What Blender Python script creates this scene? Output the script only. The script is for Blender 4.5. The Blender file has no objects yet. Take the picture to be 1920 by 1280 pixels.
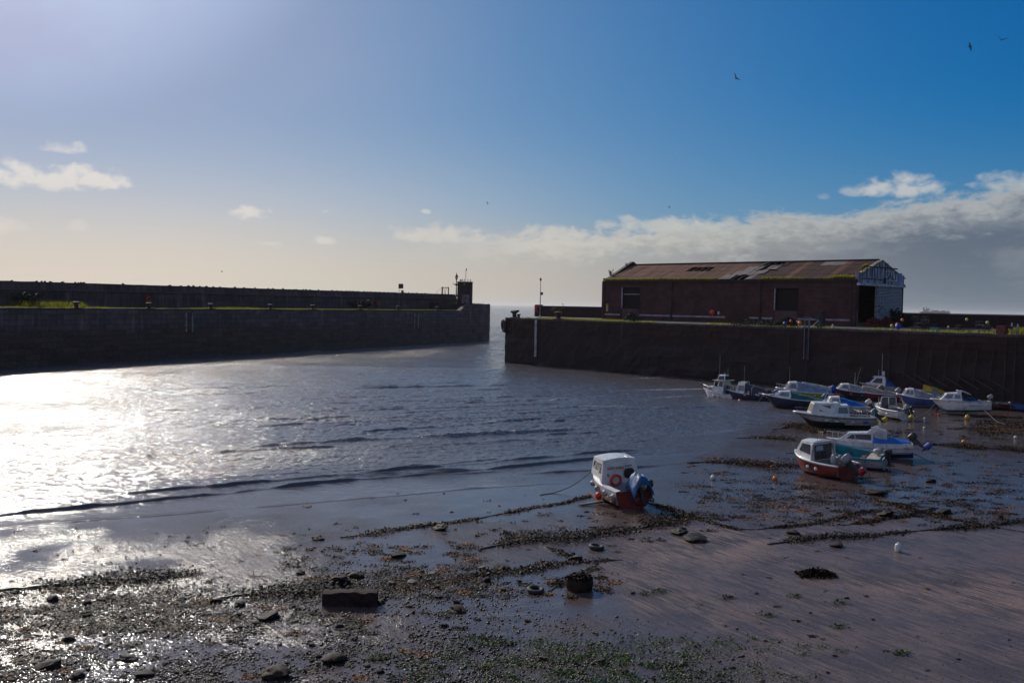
import bpy, bmesh, math, random
import numpy as np
from mathutils import Vector, Matrix, noise, Euler
random.seed(7); np.random.seed(7)
R = math.radians; PI = math.pi
S = bpy.context.scene
C = S.collection

# ------------------------------------------------------------------ camera
CAMH, F = 9.0, 1867.0
pitch, roll = math.atan(67.6/F), 0.018
Fw = Vector((0, math.cos(pitch), -math.sin(pitch))); U0 = Vector((0, math.sin(pitch), math.cos(pitch))); R0 = Vector((1, 0, 0))
Rt = R0*math.cos(roll)+U0*math.sin(roll); Up = -R0*math.sin(roll)+U0*math.cos(roll)
cam = bpy.data.objects.new('camera', bpy.data.cameras.new('camera')); C.objects.link(cam)
M = Matrix((Rt, Up, -Fw)).transposed().to_4x4(); M.translation = Vector((0, 0, CAMH)); cam.matrix_world = M
cam.data.sensor_width = 36; cam.data.lens = F*36/1920; cam.data.clip_start = 0.5; cam.data.clip_end = 90000
S.camera = cam

def ray(px, py):
    return Fw + Rt*((px-960)/F) + Up*(-(py-640)/F)
def PZ(px, py, z=0.0):                       # photograph pixel -> point on the level z
    d = ray(px, py); return Vector((0, 0, CAMH)) + d*((z-CAMH)/d.z)
def PY(px, py, Y):                           # photograph pixel -> point at the depth Y
    d = ray(px, py); return Vector((0, 0, CAMH)) + d*(Y/d.y)

# ------------------------------------------------------------------ light
SUN_EL, SUN_AZ = 30.0, -29.0
sund = Vector((math.sin(R(SUN_AZ))*math.cos(R(SUN_EL)), math.cos(R(SUN_AZ))*math.cos(R(SUN_EL)), math.sin(R(SUN_EL))))
sl = bpy.data.lights.new('sun', 'SUN'); sl.energy = 3.3; sl.angle = R(0.55); sl.color = (1, .93, .82)
so = bpy.data.objects.new('sun', sl); C.objects.link(so); so.rotation_euler = sund.to_track_quat('Z', 'Y').to_euler()

S.view_settings.view_transform = 'Standard'; S.view_settings.look = 'None'; S.view_settings.gamma = 1
S.view_settings.exposure = 0.0

class NT:
    """small helper for node trees"""
    def __init__(s, tree): s.t = tree; s.n = tree.nodes; s.l = tree.links
    def new(s, typ, **kw):
        n = s.n.new(typ)
        for k, v in kw.items(): setattr(n, k, v)
        return n
    def put(s, sock, v):
        if isinstance(v, bpy.types.NodeSocket): s.l.new(v, sock)
        else: sock.default_value = v
    def m(s, op, a, b=0.0, c=None, clamp=False):
        n = s.new('ShaderNodeMath', operation=op, use_clamp=clamp); s.put(n.inputs[0], a); s.put(n.inputs[1], b)
        if c is not None: s.put(n.inputs[2], c)
        return n.outputs[0]
    def mix(s, f, a, b, blend='MIX'):
        n = s.new('ShaderNodeMix', data_type='RGBA', blend_type=blend)
        s.put(n.inputs['Factor'], f)
        for k, v in ((6, a), (7, b)):
            if isinstance(v, (tuple, list)) and len(v) == 3: v = (*v, 1)
            s.put(n.inputs[k], v)
        return n.outputs[2]
    def ss(s, x, lo, hi, a=0.0, b=1.0):
        n = s.new('ShaderNodeMapRange', interpolation_type='SMOOTHSTEP'); s.put(n.inputs[0], x)
        for i, v in enumerate((lo, hi, a, b)): s.put(n.inputs[i+1], v)
        return n.outputs[0]
    def noise(s, vec, scale, detail=4, rough=.55, dist=0.0):
        n = s.new('ShaderNodeTexNoise'); s.put(n.inputs['Vector'], vec); n.inputs['Scale'].default_value = scale
        n.inputs['Detail'].default_value = detail; n.inputs['Roughness'].default_value = rough; n.inputs['Distortion'].default_value = dist
        return n.outputs[0]
    def comb(s, x, y, z=0.0):
        n = s.new('ShaderNodeCombineXYZ')
        for i, v in enumerate((x, y, z)): s.put(n.inputs[i], v)
        return n.outputs[0]
    def mapv(s, vec, scale=(1, 1, 1), rot=(0, 0, 0), loc=(0, 0, 0)):
        n = s.new('ShaderNodeMapping'); s.put(n.inputs[0], vec)
        n.inputs['Location'].default_value = loc; n.inputs['Rotation'].default_value = rot; n.inputs['Scale'].default_value = scale
        return n.outputs[0]
    def ramp(s, x, pts):
        n = s.new('ShaderNodeValToRGB'); s.put(n.inputs[0], x); e = n.color_ramp.elements
        while len(e) < len(pts): e.new(0.5)
        for i, (p, c) in enumerate(pts):
            e[i].position = p; e[i].color = (*c, 1) if isinstance(c, (tuple, list)) else (c, c, c, 1)
        return n.outputs[0]

def azel(px, py):
    d = ray(px, py).normalized(); return math.degrees(math.atan2(d.x, d.y)), math.degrees(math.asin(d.z))

W = bpy.data.worlds.new('World'); S.world = W; W.use_nodes = True
w = NT(W.node_tree); w.n.clear()
sky = w.new('ShaderNodeTexSky', sky_type='NISHITA', sun_disc=False)
sky.sun_elevation = R(SUN_EL); sky.sun_rotation = R(SUN_AZ)
sky.air_density = 1.0; sky.dust_density = 0.7; sky.ozone_density = 2.2; sky.altitude = 0
tc = w.new('ShaderNodeTexCoord')
sp = w.new('ShaderNodeSeparateXYZ'); w.l.new(tc.outputs['Generated'], sp.inputs[0])
az = w.m('MULTIPLY', w.m('ARCTAN2', sp.outputs[0], sp.outputs[1]), 180/PI)
el = w.m('MULTIPLY', w.m('ARCSINE', sp.outputs[2]), 180/PI)
v2 = w.comb(az, w.m('MULTIPLY', el, 1.7), 0)
nA = w.noise(v2, 0.16, 7, .58, .3); nB = w.noise(v2, 0.55, 6, .62, .2); nC = w.noise(v2, 1.6, 5, .6)
hs = w.new('ShaderNodeHueSaturation'); w.l.new(sky.outputs[0], hs.inputs['Color']); hs.inputs['Saturation'].default_value = 1.5
# soft shoulder so that the glow round the sun does not burn out
def vm(op, a, b):
    n = w.new('ShaderNodeVectorMath', operation=op); w.put(n.inputs[0], a); w.put(n.inputs[1], b); return n.outputs[0]
kk = (4.2, 6.4, 10.8)
dt = w.new('ShaderNodeVectorMath', operation='DOT_PRODUCT'); w.l.new(tc.outputs['Generated'], dt.inputs[0]); dt.inputs[1].default_value = sund
glow = w.ss(dt.outputs['Value'], math.cos(R(22)), math.cos(R(3)), 1.0, 4.5)       # brighter close round the sun, above the frame
col = vm('DIVIDE', hs.outputs[0], vm('ADD', vm('DIVIDE', hs.outputs[0], vm('MULTIPLY', w.comb(*[glow]*3), kk)), (1, 1, 1)))
# deep polarised blue away from the sun (right and up), pale near the sun
far = w.m('MULTIPLY', w.ss(az, -20.0, 30.0), w.m('MULTIPLY', w.ss(az, 75, 38), w.ss(el, 42, 20))); up = w.ss(el, 1.0, 19.0)
col = w.mix(w.m('MULTIPLY', far, w.ss(el, -6.0, 13.0)), col, w.mix(1.0, col, (.06, .62, .97), 'MULTIPLY'))
# cloud bank along the horizon: top edge as a curve over azimuth
pts = [(-60, 2), (-34, 2), (350, 502), (640, 500), (735, 462), (850, 440), (1100, 440), (1170, 425), (1300, 415), (1450, 408), (1560, 395), (1700, 378), (1800, 362), (1920, 345)]
cur = []
for a, b in pts:
    cur.append((a, b) if a < 0 else azel(a, b))
cur += [(60, 13), (120, 14)]
x = w.m('MULTIPLY', w.m('ADD', az, 60), 1/180.0)
bank = w.ramp(x, [((a+60)/180.0, e/20.0) for a, e in cur])
be = w.m('MULTIPLY', bank, 20.0)
v3 = w.comb(az, w.m('MULTIPLY', el, 3.2), 3.7)
nL = w.noise(v3, .22, 7, .6, .5); nS = w.noise(w.comb(az, w.m('MULTIPLY', el, 2.2), 9.0), 1.15, 6, .6, .3)
edge = w.m('ADD', w.m('MULTIPLY', w.m('SUBTRACT', nA, .5), 2.2), w.m('MULTIPLY', w.m('SUBTRACT', nS, .5), 1.7))
h = w.m('SUBTRACT', w.m('ADD', be, edge), el)      # >0 inside
bm = w.m('MULTIPLY', w.ss(h, -0.22, 0.55), w.ss(az, -8, 3, .0, 1.0))
thin = w.ss(az, 2, 14, 1, 0)                          # broken and thin in the middle of the view
gap = w.m('MULTIPLY', thin, w.ss(h, .9, 2.0, 0, .8))
bm = w.m('MULTIPLY', bm, w.m('SUBTRACT', 1.0, gap))
dep = w.m('ADD', h, w.m('ADD', w.m('MULTIPLY', w.m('SUBTRACT', nL, .5), 2.6), w.m('MULTIPLY', w.m('SUBTRACT', nS, .5), 1.3)))
lit = w.ss(dep, 0.1, 2.3)
darkc = w.mix(w.ss(az, 0, 25), (4.2, 4.1, 3.75), (1.15, 1.45, 1.95))
brc = w.mix(w.ss(az, -5, 27), (6.0, 5.8, 5.2), (3.9, 4.1, 4.2))
low = w.mix(w.ss(az, -2, 26), (4.7, 4.25, 3.95), (1.5, 1.9, 2.4))
body = w.mix(w.m('MULTIPLY', w.ss(nL, .45, .68), .30), darkc, brc)
body = w.mix(w.ss(el, 4.0, 0.0), body, low)
bcol = w.mix(lit, brc, body)
col = w.mix(w.m('MULTIPLY', w.m('MULTIPLY', w.ss(el, 5.5, 1.0), w.ss(az, -24, 2)), .93), col, low)
col = w.mix(w.m('MULTIPLY', bm, .95), col, bcol)
# small cumulus puffs
nP = w.noise(w.comb(az, w.m('MULTIPLY', el, 1.5), 2.0), .95, 5, .52, .25)
def puff(px, py, rx, ry, k=1.0, c=(8.3, 8.0, 7.2)):
    rx *= 1.2; ry *= 1.35
    global col
    a, e = azel(px, py); rx = rx/F*180/PI; ry = ry/F*180/PI
    dx = w.m('MULTIPLY', w.m('SUBTRACT', az, a), 1/rx); dy = w.m('MULTIPLY', w.m('SUBTRACT', el, e), 1/ry)
    dy = w.m('MULTIPLY', dy, w.m('SUBTRACT', 1.25, w.m('MULTIPLY', w.m('SIGN', dy), .35)))
    d = w.m('SUBTRACT', 1.0, w.m('ADD', w.m('MULTIPLY', dx, dx), w.m('MULTIPLY', dy, dy)))
    d = w.m('ADD', d, w.m('MULTIPLY', w.m('SUBTRACT', nP, .5), 3.3))
    mk = w.m('MULTIPLY', w.ss(d, -.05, 1.15), k)
    sh = w.ss(dy, -.9, .5, .80, 1.0)
    cc = w.mix(sh, tuple(v*.80 for v in c), c)
    col = w.mix(mk, col, cc)
for a in [(60, 337, 130, 21, 1), (165, 338, 62, 19, 1), (118, 277, 34, 13, .7), (12, 430, 34, 14, .6), (146, 427, 22, 9, .5),
          (467, 403, 33, 12, .85), (610, 454, 28, 8, .6), (505, 457, 22, 5, .4), (798, 398, 10, 5, .4), (610, 397, 8, 4, .35),
          (1610, 360, 26, 12, .6, (4.6, 4.9, 5.1)), (1690, 357, 62, 20, .9, (5.2, 5.4, 5.4)), (1545, 369, 12, 6, .3, (4.5, 4.8, 5.0)),
          (1890, 346, 50, 16, .8, (4.4, 4.8, 5.0)), (1240, 425, 110, 16, .8, (5.4, 5.4, 5.1)), (820, 443, 100, 18, .8, (6.2, 6.0, 5.4)), (1040, 440, 80, 13, .8, (5.8, 5.7, 5.2))]:
    puff(*a)
# warm haze low on the sun side, thin veil of high cloud near the sun
wh = w.m('MULTIPLY', w.ss(el, 11.0, 1.0), w.ss(az, 12, -22))
col = w.mix(w.m('MULTIPLY', wh, .93), col, w.mix(w.ss(el, 1.0, 8.0), (7.2, 6.3, 5.4), (6.2, 6.0, 6.3)))
veil = w.m('MULTIPLY', w.m('MULTIPLY', w.ss(az, 2, -34), w.ss(el, 4, 14)), w.ss(nA, .3, .7, .45, .75))
col = w.mix(veil, col, (4.1, 3.95, 5.9))
bg = w.new('ShaderNodeBackground'); w.l.new(col, bg.inputs[0]); bg.inputs[1].default_value = 0.10
w.l.new(bg.outputs[0], w.new('ShaderNodeOutputWorld').inputs[0])

# ------------------------------------------------------------------ materials
MATS = {}
def pm(name, c1, c2=None, scale=4.0, rough=.6, bump=0.0, bscale=None, metal=0.0, detail=5, lo=.35, hi=.65, spec=.5, coat=0.0, stretch=(1, 1, 1), transl=0.0, alpha=None):
    if name in MATS: return MATS[name]
    m = bpy.data.materials.new(name); m.use_nodes = True; t = NT(m.node_tree); b = t.n['Principled BSDF']
    tcn = t.new('ShaderNodeTexCoord'); vec = t.mapv(tcn.outputs['Object'], stretch)
    if c2 is None: c2 = tuple(v*.72 for v in c1)
    n = t.noise(vec, scale, detail)
    t.l.new(t.mix(t.ss(n, lo, hi), c1, c2), b.inputs['Base Color'])
    n2 = t.noise(vec, (bscale or scale*3), 4)
    t.l.new(t.m('ADD', t.m('MULTIPLY', t.m('SUBTRACT', n2, .5), .35), rough, clamp=True), b.inputs['Roughness'])
    b.inputs['Metallic'].default_value = metal; b.inputs['Specular IOR Level'].default_value = spec
    b.inputs['Coat Weight'].default_value = coat; b.inputs['Coat Roughness'].default_value = .08
    if bump:
        bn = t.new('ShaderNodeBump'); bn.inputs['Strength'].default_value = 1; bn.inputs['Distance'].default_value = bump
        t.l.new(n2, bn.inputs['Height']); t.l.new(bn.outputs[0], b.inputs['Normal'])
    if transl:
        tr = t.new('ShaderNodeBsdfTranslucent'); tr.inputs[0].default_value = (*c1, 1)
        ms = t.new('ShaderNodeMixShader'); ms.inputs[0].default_value = transl
        t.l.new(b.outputs[0], ms.inputs[1]); t.l.new(tr.outputs[0], ms.inputs[2])
        t.l.new(ms.outputs[0], t.n['Material Output'].inputs[0])
    MATS[name] = m; return m

# ------------------------------------------------------------------ mesh builder
class MB:
    def __init__(s): s.v = []; s.f = []; s.mi = []
    def add(s, vs, fs, mi=0):
        o = len(s.v); s.v += [tuple(v) for v in vs]
        for f in fs: s.f.append(tuple(o+i for i in f)); s.mi.append(mi)
        return s
    def box(s, c, d, rz=0, mi=0, rot=None):
        hx, hy, hz = d[0]/2, d[1]/2, d[2]/2
        m = rot if rot is not None else Matrix.Rotation(rz, 3, 'Z')
        vs = [Vector(c)+m @ Vector((sx*hx, sy*hy, sz*hz)) for sz in (-1, 1) for sy in (-1, 1) for sx in (-1, 1)]
        return s.add(vs, [(0, 2, 3, 1), (4, 5, 7, 6), (0, 1, 5, 4), (2, 6, 7, 3), (0, 4, 6, 2), (1, 3, 7, 5)], mi)
    def bar(s, a, b, w_, h_=None, mi=0):
        a, b = Vector(a), Vector(b); d = (b-a); L = d.length
        if L < 1e-6: return s
        rot = d.to_track_quat('X', 'Z').to_matrix()
        return s.box((a+b)/2, (L, w_, h_ or w_), rot=rot, mi=mi)
    def tube(s, pts, r, n=6, mi=0, closed=False):
        pts = [Vector(p) for p in pts]; N = len(pts); vs = []
        rs = r if isinstance(r, (list, tuple)) else [r]*N
        for i, p in enumerate(pts):
            if closed: d = pts[(i+1) % N]-pts[i-1]
            else: d = pts[min(i+1, N-1)]-pts[max(i-1, 0)]
            q = d.to_track_quat('Z', 'Y')
            for k in range(n):
                a = 2*PI*k/n; vs.append(p+q @ Vector((math.cos(a)*rs[i], math.sin(a)*rs[i], 0)))
        fs = []
        for i in range(N if closed else N-1):
            j = (i+1) % N
            for k in range(n): fs.append((i*n+k, i*n+(k+1) % n, j*n+(k+1) % n, j*n+k))
        if not closed: fs += [tuple(range(n-1, -1, -1)), tuple((N-1)*n+k for k in range(n))]
        return s.add(vs, fs, mi)
    def ell(s, c, r, n=12, m=8, mi=0, rot=None, p=1.0):
        r = (r, r, r) if not isinstance(r, (tuple, list)) else r
        vs = []; sg = lambda v: math.copysign(abs(v)**p, v)
        for i in range(m+1):
            th = PI*i/m
            for k in range(n):
                a = 2*PI*k/n
                v = Vector((r[0]*sg(math.sin(th))*sg(math.cos(a)), r[1]*sg(math.sin(th))*sg(math.sin(a)), r[2]*sg(math.cos(th))))
                if rot is not None: v = rot @ v
                vs.append(Vector(c)+v)
        fs = [(i*n+k, (i+1)*n+k, (i+1)*n+(k+1) % n, i*n+(k+1) % n) for i in range(m) for k in range(n)]
        return s.add(vs, fs, mi)
    def lathe(s, c, prof, n=12, mi=0, rot=None):
        vs = []
        for (r, z) in prof:
            for k in range(n):
                a = 2*PI*k/n; v = Vector((r*math.cos(a), r*math.sin(a), z))
                if rot is not None: v = rot @ v
                vs.append(Vector(c)+v)
        N = len(prof)
        fs = [(i*n+k, i*n+(k+1) % n, (i+1)*n+(k+1) % n, (i+1)*n+k) for i in range(N-1) for k in range(n)]
        fs += [tuple(range(n-1, -1, -1)), tuple((N-1)*n+k for k in range(n))]
        return s.add(vs, fs, mi)
    def torus(s, c, R_, r, rot=None, n=24, m=8, mi=0, flat=1.0):
        vs = []
        for i in range(n):
            a = 2*PI*i/n
            for k in range(m):
                b = 2*PI*k/m
                v = Vector(((R_+r*math.cos(b))*math.cos(a), (R_+r*math.cos(b))*math.sin(a), r*flat*math.sin(b)))
                if rot is not None: v = rot @ v
                vs.append(Vector(c)+v)
        fs = [(i*m+k, ((i+1) % n)*m+k, ((i+1) % n)*m+(k+1) % m, i*m+(k+1) % m) for i in range(n) for k in range(m)]
        return s.add(vs, fs, mi)
    def prism(s, poly, a, b, mi=0):
        """poly = list of 3-vectors in a plane, extruded from offset a to offset b (vectors)"""
        n = len(poly); a, b = Vector(a), Vector(b)
        vs = [Vector(p)+a for p in poly]+[Vector(p)+b for p in poly]
        return s.add(vs, [tuple(range(n-1, -1, -1)), tuple(range(n, 2*n))]+[(i, (i+1) % n, n+(i+1) % n, n+i) for i in range(n)], mi)
    def build(s, name, mats, parent=None, smooth=False, loc=None):
        me = bpy.data.meshes.new(name); me.from_pydata([tuple(v) for v in s.v], [], s.f)
        for m in (mats if isinstance(mats, (list, tuple)) else [mats]): me.materials.append(m)
        if any(s.mi): me.polygons.foreach_set('material_index', s.mi)
        if smooth is True: me.polygons.foreach_set('use_smooth', [True]*len(s.f))
        me.update()
        bm_ = bmesh.new(); bm_.from_mesh(me); bmesh.ops.recalc_face_normals(bm_, faces=bm_.faces); bm_.to_mesh(me); bm_.free()
        if smooth == 'auto':
            me.polygons.foreach_set('use_smooth', [True]*len(s.f)); me.set_sharp_from_angle(angle=R(38))
        o = bpy.data.objects.new(name, me); C.objects.link(o)
        if loc is not None: o.location = loc
        if parent is not None: o.parent = parent
        return o

def tag(o, label=None, cat=None, group=None, kind=None):
    if label: o['label'] = label
    if cat: o['category'] = cat
    if group: o['group'] = group
    if kind: o['kind'] = kind
    return o
def thing(name, label, cat, loc=(0, 0, 0), rz=0, group=None, rot=None, kind=None):
    o = bpy.data.objects.new(name, None); C.objects.link(o); o.location = loc; o.empty_display_size = .2
    o.rotation_euler = rot if rot is not None else (0, 0, rz)
    return tag(o, label, cat, group, kind)
def dup(root, loc, rz=0, label=None, scale=1):
    r = root.copy(); C.objects.link(r); r.location = loc; r.rotation_euler = (0, 0, rz); r.scale = (scale,)*3
    if label: r['label'] = label
    for ch in list(root.children):
        c = ch.copy(); C.objects.link(c); c.parent = r
        for g in ch.children:
            d = g.copy(); C.objects.link(d); d.parent = c
    return r

# ------------------------------------------------------------------ terrain level
_sh = [PZ(*p) for p in ((-700, 1085), (0, 992), (330, 965), (640, 938), (900, 918), (1105, 908), (1230, 882), (1320, 850), (1400, 822), (1480, 800), (1600, 772), (1720, 760), (1900, 748))]
SHX = [p.x for p in _sh]+[200]; SHY = [p.y for p in _sh]+[150]
def shoreY(x): return float(np.interp(x, SHX, SHY))
def gz(x, y):
    d = shoreY(x)-y
    return max(-2.0, d*.006) if d > 0 else max(-2.0, d*.02)
def PG(px, py):
    z = 0
    for _ in range(5):
        p = PZ(px, py, z); z = gz(p.x, p.y)
    return Vector((p.x, p.y, z))
# the two quays (plan, metres)
A0 = Vector((-64.1, 124.6)); PE = Vector((-5.7, 252.3)); PDIR = (PE-A0).normalized(); PN = Vector((-PDIR.y, PDIR.x))
QC = Vector((-1.09, 156.6)); QE = Vector((48.2, 97.6)); QDIR = (QE-QC).normalized(); QN = Vector((-QDIR.y, QDIR.x))
PT, QT, BLK = 7.42, 6.93, 9.2
def on_line(px, a, d):                       # where the sight line of pixel column px meets the plan line a + t d
    r = ray(px, 560); k = r.x/r.y
    t = (k*a.y-a.x)/(d.x-k*d.y); return a+d*t
def zat(px, py, Y): return PY(px, py, Y).z

# ------------------------------------------------------------------ ground, water
def mesh_grid(name, X, Y, Z, mat_, attrs=None):
    nr, nc = X.shape; v = np.stack([X.ravel(), Y.ravel(), Z.ravel()], 1).astype(np.float32)
    i = np.arange(nr*nc).reshape(nr, nc); q = np.stack([i[:-1, :-1], i[:-1, 1:], i[1:, 1:], i[1:, :-1]], -1).reshape(-1, 4)
    me = bpy.data.meshes.new(name); me.vertices.add(len(v)); me.vertices.foreach_set('co', v.ravel())
    me.loops.add(q.size); me.loops.foreach_set('vertex_index', q.ravel().astype(np.int32)); me.polygons.add(len(q))
    me.polygons.foreach_set('loop_start', np.arange(0, q.size, 4, dtype=np.int32)); me.polygons.foreach_set('loop_total', np.full(len(q), 4, dtype=np.int32))
    me.polygons.foreach_set('use_smooth', [True]*len(q)); me.update(); me.validate()
    for k, a in (attrs or {}).items():
        at = me.attributes.new(k, 'FLOAT', 'POINT'); at.data.foreach_set('value', a.ravel().astype(np.float32))
    me.materials.append(mat_); o = bpy.data.objects.new(name, me); C.objects.link(o); return o

def vnoise(x, y, seed=0, octv=4, gain=.5):
    """numpy value noise"""
    rs = np.random.RandomState(seed); tab = rs.rand(256, 256); out = 0; amp = 1; tot = 0
    for o_ in range(octv):
        xi = np.floor(x).astype(int); yi = np.floor(y).astype(int); fx = x-xi; fy = y-yi
        fx = fx*fx*(3-2*fx); fy = fy*fy*(3-2*fy)
        g = lambda a, b: tab[a & 255, b & 255]
        out = out+amp*((g(xi, yi)*(1-fx)+g(xi+1, yi)*fx)*(1-fy)+(g(xi, yi+1)*(1-fx)+g(xi+1, yi+1)*fx)*fy)
        tot += amp; amp *= gain; x = x*2.03+17.1; y = y*2.03+9.2
    return out/tot-.5

# mud
def ground_mat():
    m = bpy.data.materials.new('wet_mud'); m.use_nodes = True; t = NT(m.node_tree); b = t.n['Principled BSDF']
    g = t.new('ShaderNodeNewGeometry').outputs['Position']
    rill = t.mapv(t.mapv(g, (1, 1, 1), (0, 0, R(60))), (.8, 9.0, 1))          # little drainage rills running down the flat
    n1 = t.noise(rill, 1.0, 6, .6, .8); n2 = t.noise(g, 0.35, 5, .55); n3 = t.noise(g, 9.0, 5, .65); n4 = t.noise(g, 40.0, 3, .6)
    at = t.new('ShaderNodeAttribute', attribute_name='film').outputs['Fac']     # 1 = standing film of water
    ril = t.new('ShaderNodeAttribute', attribute_name='rill').outputs['Fac']
    rip = t.new('ShaderNodeAttribute', attribute_name='ripple').outputs['Fac']; n5 = t.noise(t.mapv(g, (1, .8, 1)), 7.5, 3, .6)
    sandy = t.ss(t.m('ADD', n1, t.m('MULTIPLY', t.m('SUBTRACT', n2, .5), .8)), .38, .62)
    sandy = t.m('MULTIPLY', sandy, t.m('ADD', .15, t.m('MULTIPLY', ril, .85)))
    c = t.mix(sandy, (.088, .060, .048), (.230, .150, .115))
    c = t.mix(t.m('MULTIPLY', t.ss(n3, .45, .7), .5), c, (.02, .016, .014))
    c = t.mix(at, c, (.085, .064, .058))
    t.l.new(c, b.inputs['Base Color'])
    r = t.m('ADD', .10, t.m('MULTIPLY', t.ss(t.m('ADD', n1, t.m('MULTIPLY', t.m('SUBTRACT', n3, .5), .5)), .38, .66, 0, .30), t.m('ADD', .3, ril)))
    r = t.m('ADD', t.m('MULTIPLY', r, t.m('SUBTRACT', 1.0, at)), t.m('MULTIPLY', at, .085))
    t.l.new(r, b.inputs['Roughness']); b.inputs['IOR'].default_value = 1.36; b.inputs['Specular IOR Level'].default_value = .5
    h = t.m('ADD', t.m('MULTIPLY', n1, t.m('MULTIPLY', ril, .030)), t.m('MULTIPLY', t.m('ADD', t.m('MULTIPLY', n3, .018), t.m('MULTIPLY', n4, .006)), t.m('SUBTRACT', 1.12, at)))
    h = t.m('ADD', h, t.m('MULTIPLY', n5, t.m('MULTIPLY', rip, .040)))
    bn = t.new('ShaderNodeBump'); bn.inputs['Strength'].default_value = 1; bn.inputs['Distance'].default_value = 1.0
    t.l.new(h, bn.inputs['Height']); t.l.new(bn.outputs[0], b.inputs['Normal'])
    return m
yy = np.concatenate([np.linspace(-30, 14, 12), 14*(140/14.0)**(np.linspace(0, 1, 380)[1:]), [200, 400]])
xx = np.concatenate([[-400, -120, -60], np.linspace(-30, 55, 420), [80, 150, 400]])
X, Y = np.meshgrid(xx, yy)
SY = np.interp(X, SHX, SHY); d = SY-Y
Z = np.where(d > 0, d*.006, np.maximum(d*.02, -2.0))
near = np.clip(d/3, 0, 1)
ang = R(-30); ru = X*math.cos(ang)-Y*math.sin(ang)
Z = Z+near*(.05*vnoise(X*.35, Y*.25, 3)+.022*vnoise(X*1.6, Y*.8, 5))
stony = np.clip((40-Y)/10, 0, 1)*np.clip((9-X)/5, 0, 1)
Z = Z+.05*stony*vnoise(X*2.2, Y*2.2, 8)
film = np.clip((vnoise(X*.22+3, Y*.16, 11, 4)+.07+.25*np.clip((Y-36)/14, 0, 1)-.02*stony)*7, 0, 1)
film = np.maximum(film, np.clip(1-(d-1)/6, 0, 1))
rillA = np.clip((X-1+(Y-34)*.1)/5, 0, 1)*np.clip((48-Y)/8, 0.12, 1)
film = film*(1-.55*rillA)
ripple = np.clip((5-X)/12, .34, 1)*np.clip(.6+2.2*vnoise(X*.5, Y*.35, 88, 3), .15, 1.3)
ground = mesh_grid('mud', X, Y, Z, ground_mat(), {'film': film, 'rill': rillA+.12, 'ripple': ripple}); tag(ground, kind='structure')

# water
def water_mat():
    m = bpy.data.materials.new('harbour_water'); m.use_nodes = True; t = NT(m.node_tree); b = t.n['Principled BSDF']
    g = t.new('ShaderNodeNewGeometry').outputs['Position']
    at = t.new('ShaderNodeAttribute', attribute_name='chop').outputs['Fac']
    fo = t.new('ShaderNodeAttribute', attribute_name='foam').outputs['Fac']
    v1 = t.mapv(g, (.8, 1.5, 1), (0, 0, R(8)))
    a = t.noise(v1, 1.1, 3, .55); bb = t.noise(v1, 4.2, 4, .62, .3); c_ = t.noise(g, 13.0, 2, .5)
    big = t.noise(t.mapv(g, (.35, 1, 1)), .12, 3, .5)
    amp = t.m('MULTIPLY', at, t.ss(big, .3, .7, .55, 1.35))
    h = t.m('ADD', t.m('MULTIPLY', a, .10), t.m('ADD', t.m('MULTIPLY', bb, .066), t.m('MULTIPLY', c_, .017)))
    bn = t.new('ShaderNodeBump'); bn.inputs['Strength'].default_value = 1; bn.inputs['Distance'].default_value = 1
    t.l.new(t.m('MULTIPLY', h, amp), bn.inputs['Height']); t.l.new(bn.outputs[0], b.inputs['Normal'])
    sil = t.noise(t.mapv(g, (.3, 1, 1)), .5, 4)
    c = t.mix(sil, (.085, .075, .078), (.125, .108, .106))
    c = t.mix(t.ss(at, .12, .45), (.095, .076, .072), c)
    fm = t.m('MULTIPLY', fo, t.ss(t.noise(g, 7.0, 5, .7), .42, .56))
    t.l.new(t.mix(fm, c, (.55, .55, .53)), b.inputs['Base Color'])
    t.l.new(t.m('ADD', .088, t.m('MULTIPLY', fm, .6)), b.inputs['Roughness']); b.inputs['IOR'].default_value = 1.333
    b.inputs['Coat Weight'].default_value = .07; b.inputs['Coat Roughness'].default_value = .20; b.inputs['Coat IOR'].default_value = 1.33; t.l.new(bn.outputs[0], b.inputs['Coat Normal'])
    return m
wm = water_mat()
yr = np.concatenate([34*(140/34.0)**np.linspace(0, 1, 900), 140*(3.0)**np.linspace(0, 1, 200)[1:]])
uu = np.concatenate([np.linspace(-.9, -.60, 60), np.linspace(-.6, .2, 900)[1:], np.linspace(.2, .60, 300)[1:], np.linspace(.6, .72, 20)[1:]])
Yw = np.repeat(yr[:, None], len(uu), 1); Xw = Yw*uu[None, :]
dist = Yw-np.interp(Xw, SHX, SHY)
ampn = np.clip(dist/12, .05, 1)
Zw = ampn*(.05*vnoise(Xw*.5+Yw*.12, Yw*1.1-Xw*.15, 21, 3)+.03*vnoise(Xw*1.6, Yw*2.6, 22, 3))
Zw += np.clip((Yw-110)/60, 0, 1)*.30*vnoise(Xw*.35, Yw*.45, 23, 4)
cw = np.clip(dist/14, .10, 1)*(.75+.9*np.clip(vnoise(Xw*.06+7, Yw*.09, 71, 3)+.35, 0, 1))
Zw += cw*(.08*vnoise(Xw*1.15+Yw*.2, Yw*1.7, 24, 2)+.085*vnoise(Xw*2.4-Yw*.5, Yw*2.9, 25, 2)+.058*vnoise(Xw*5.2, Yw*5.6+Xw, 26, 2))
_t = (Xw-A0.x)*PN.x+(Yw-A0.y)*PN.y; Zw += .12*np.exp(-(np.minimum(_t, 0)/9)**2)*(vnoise(Xw*.9, Yw*1.3, 27, 3)+.5*vnoise(Xw*2.1, Yw*2.6, 28, 2))
foam = np.zeros_like(Zw)
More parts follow.
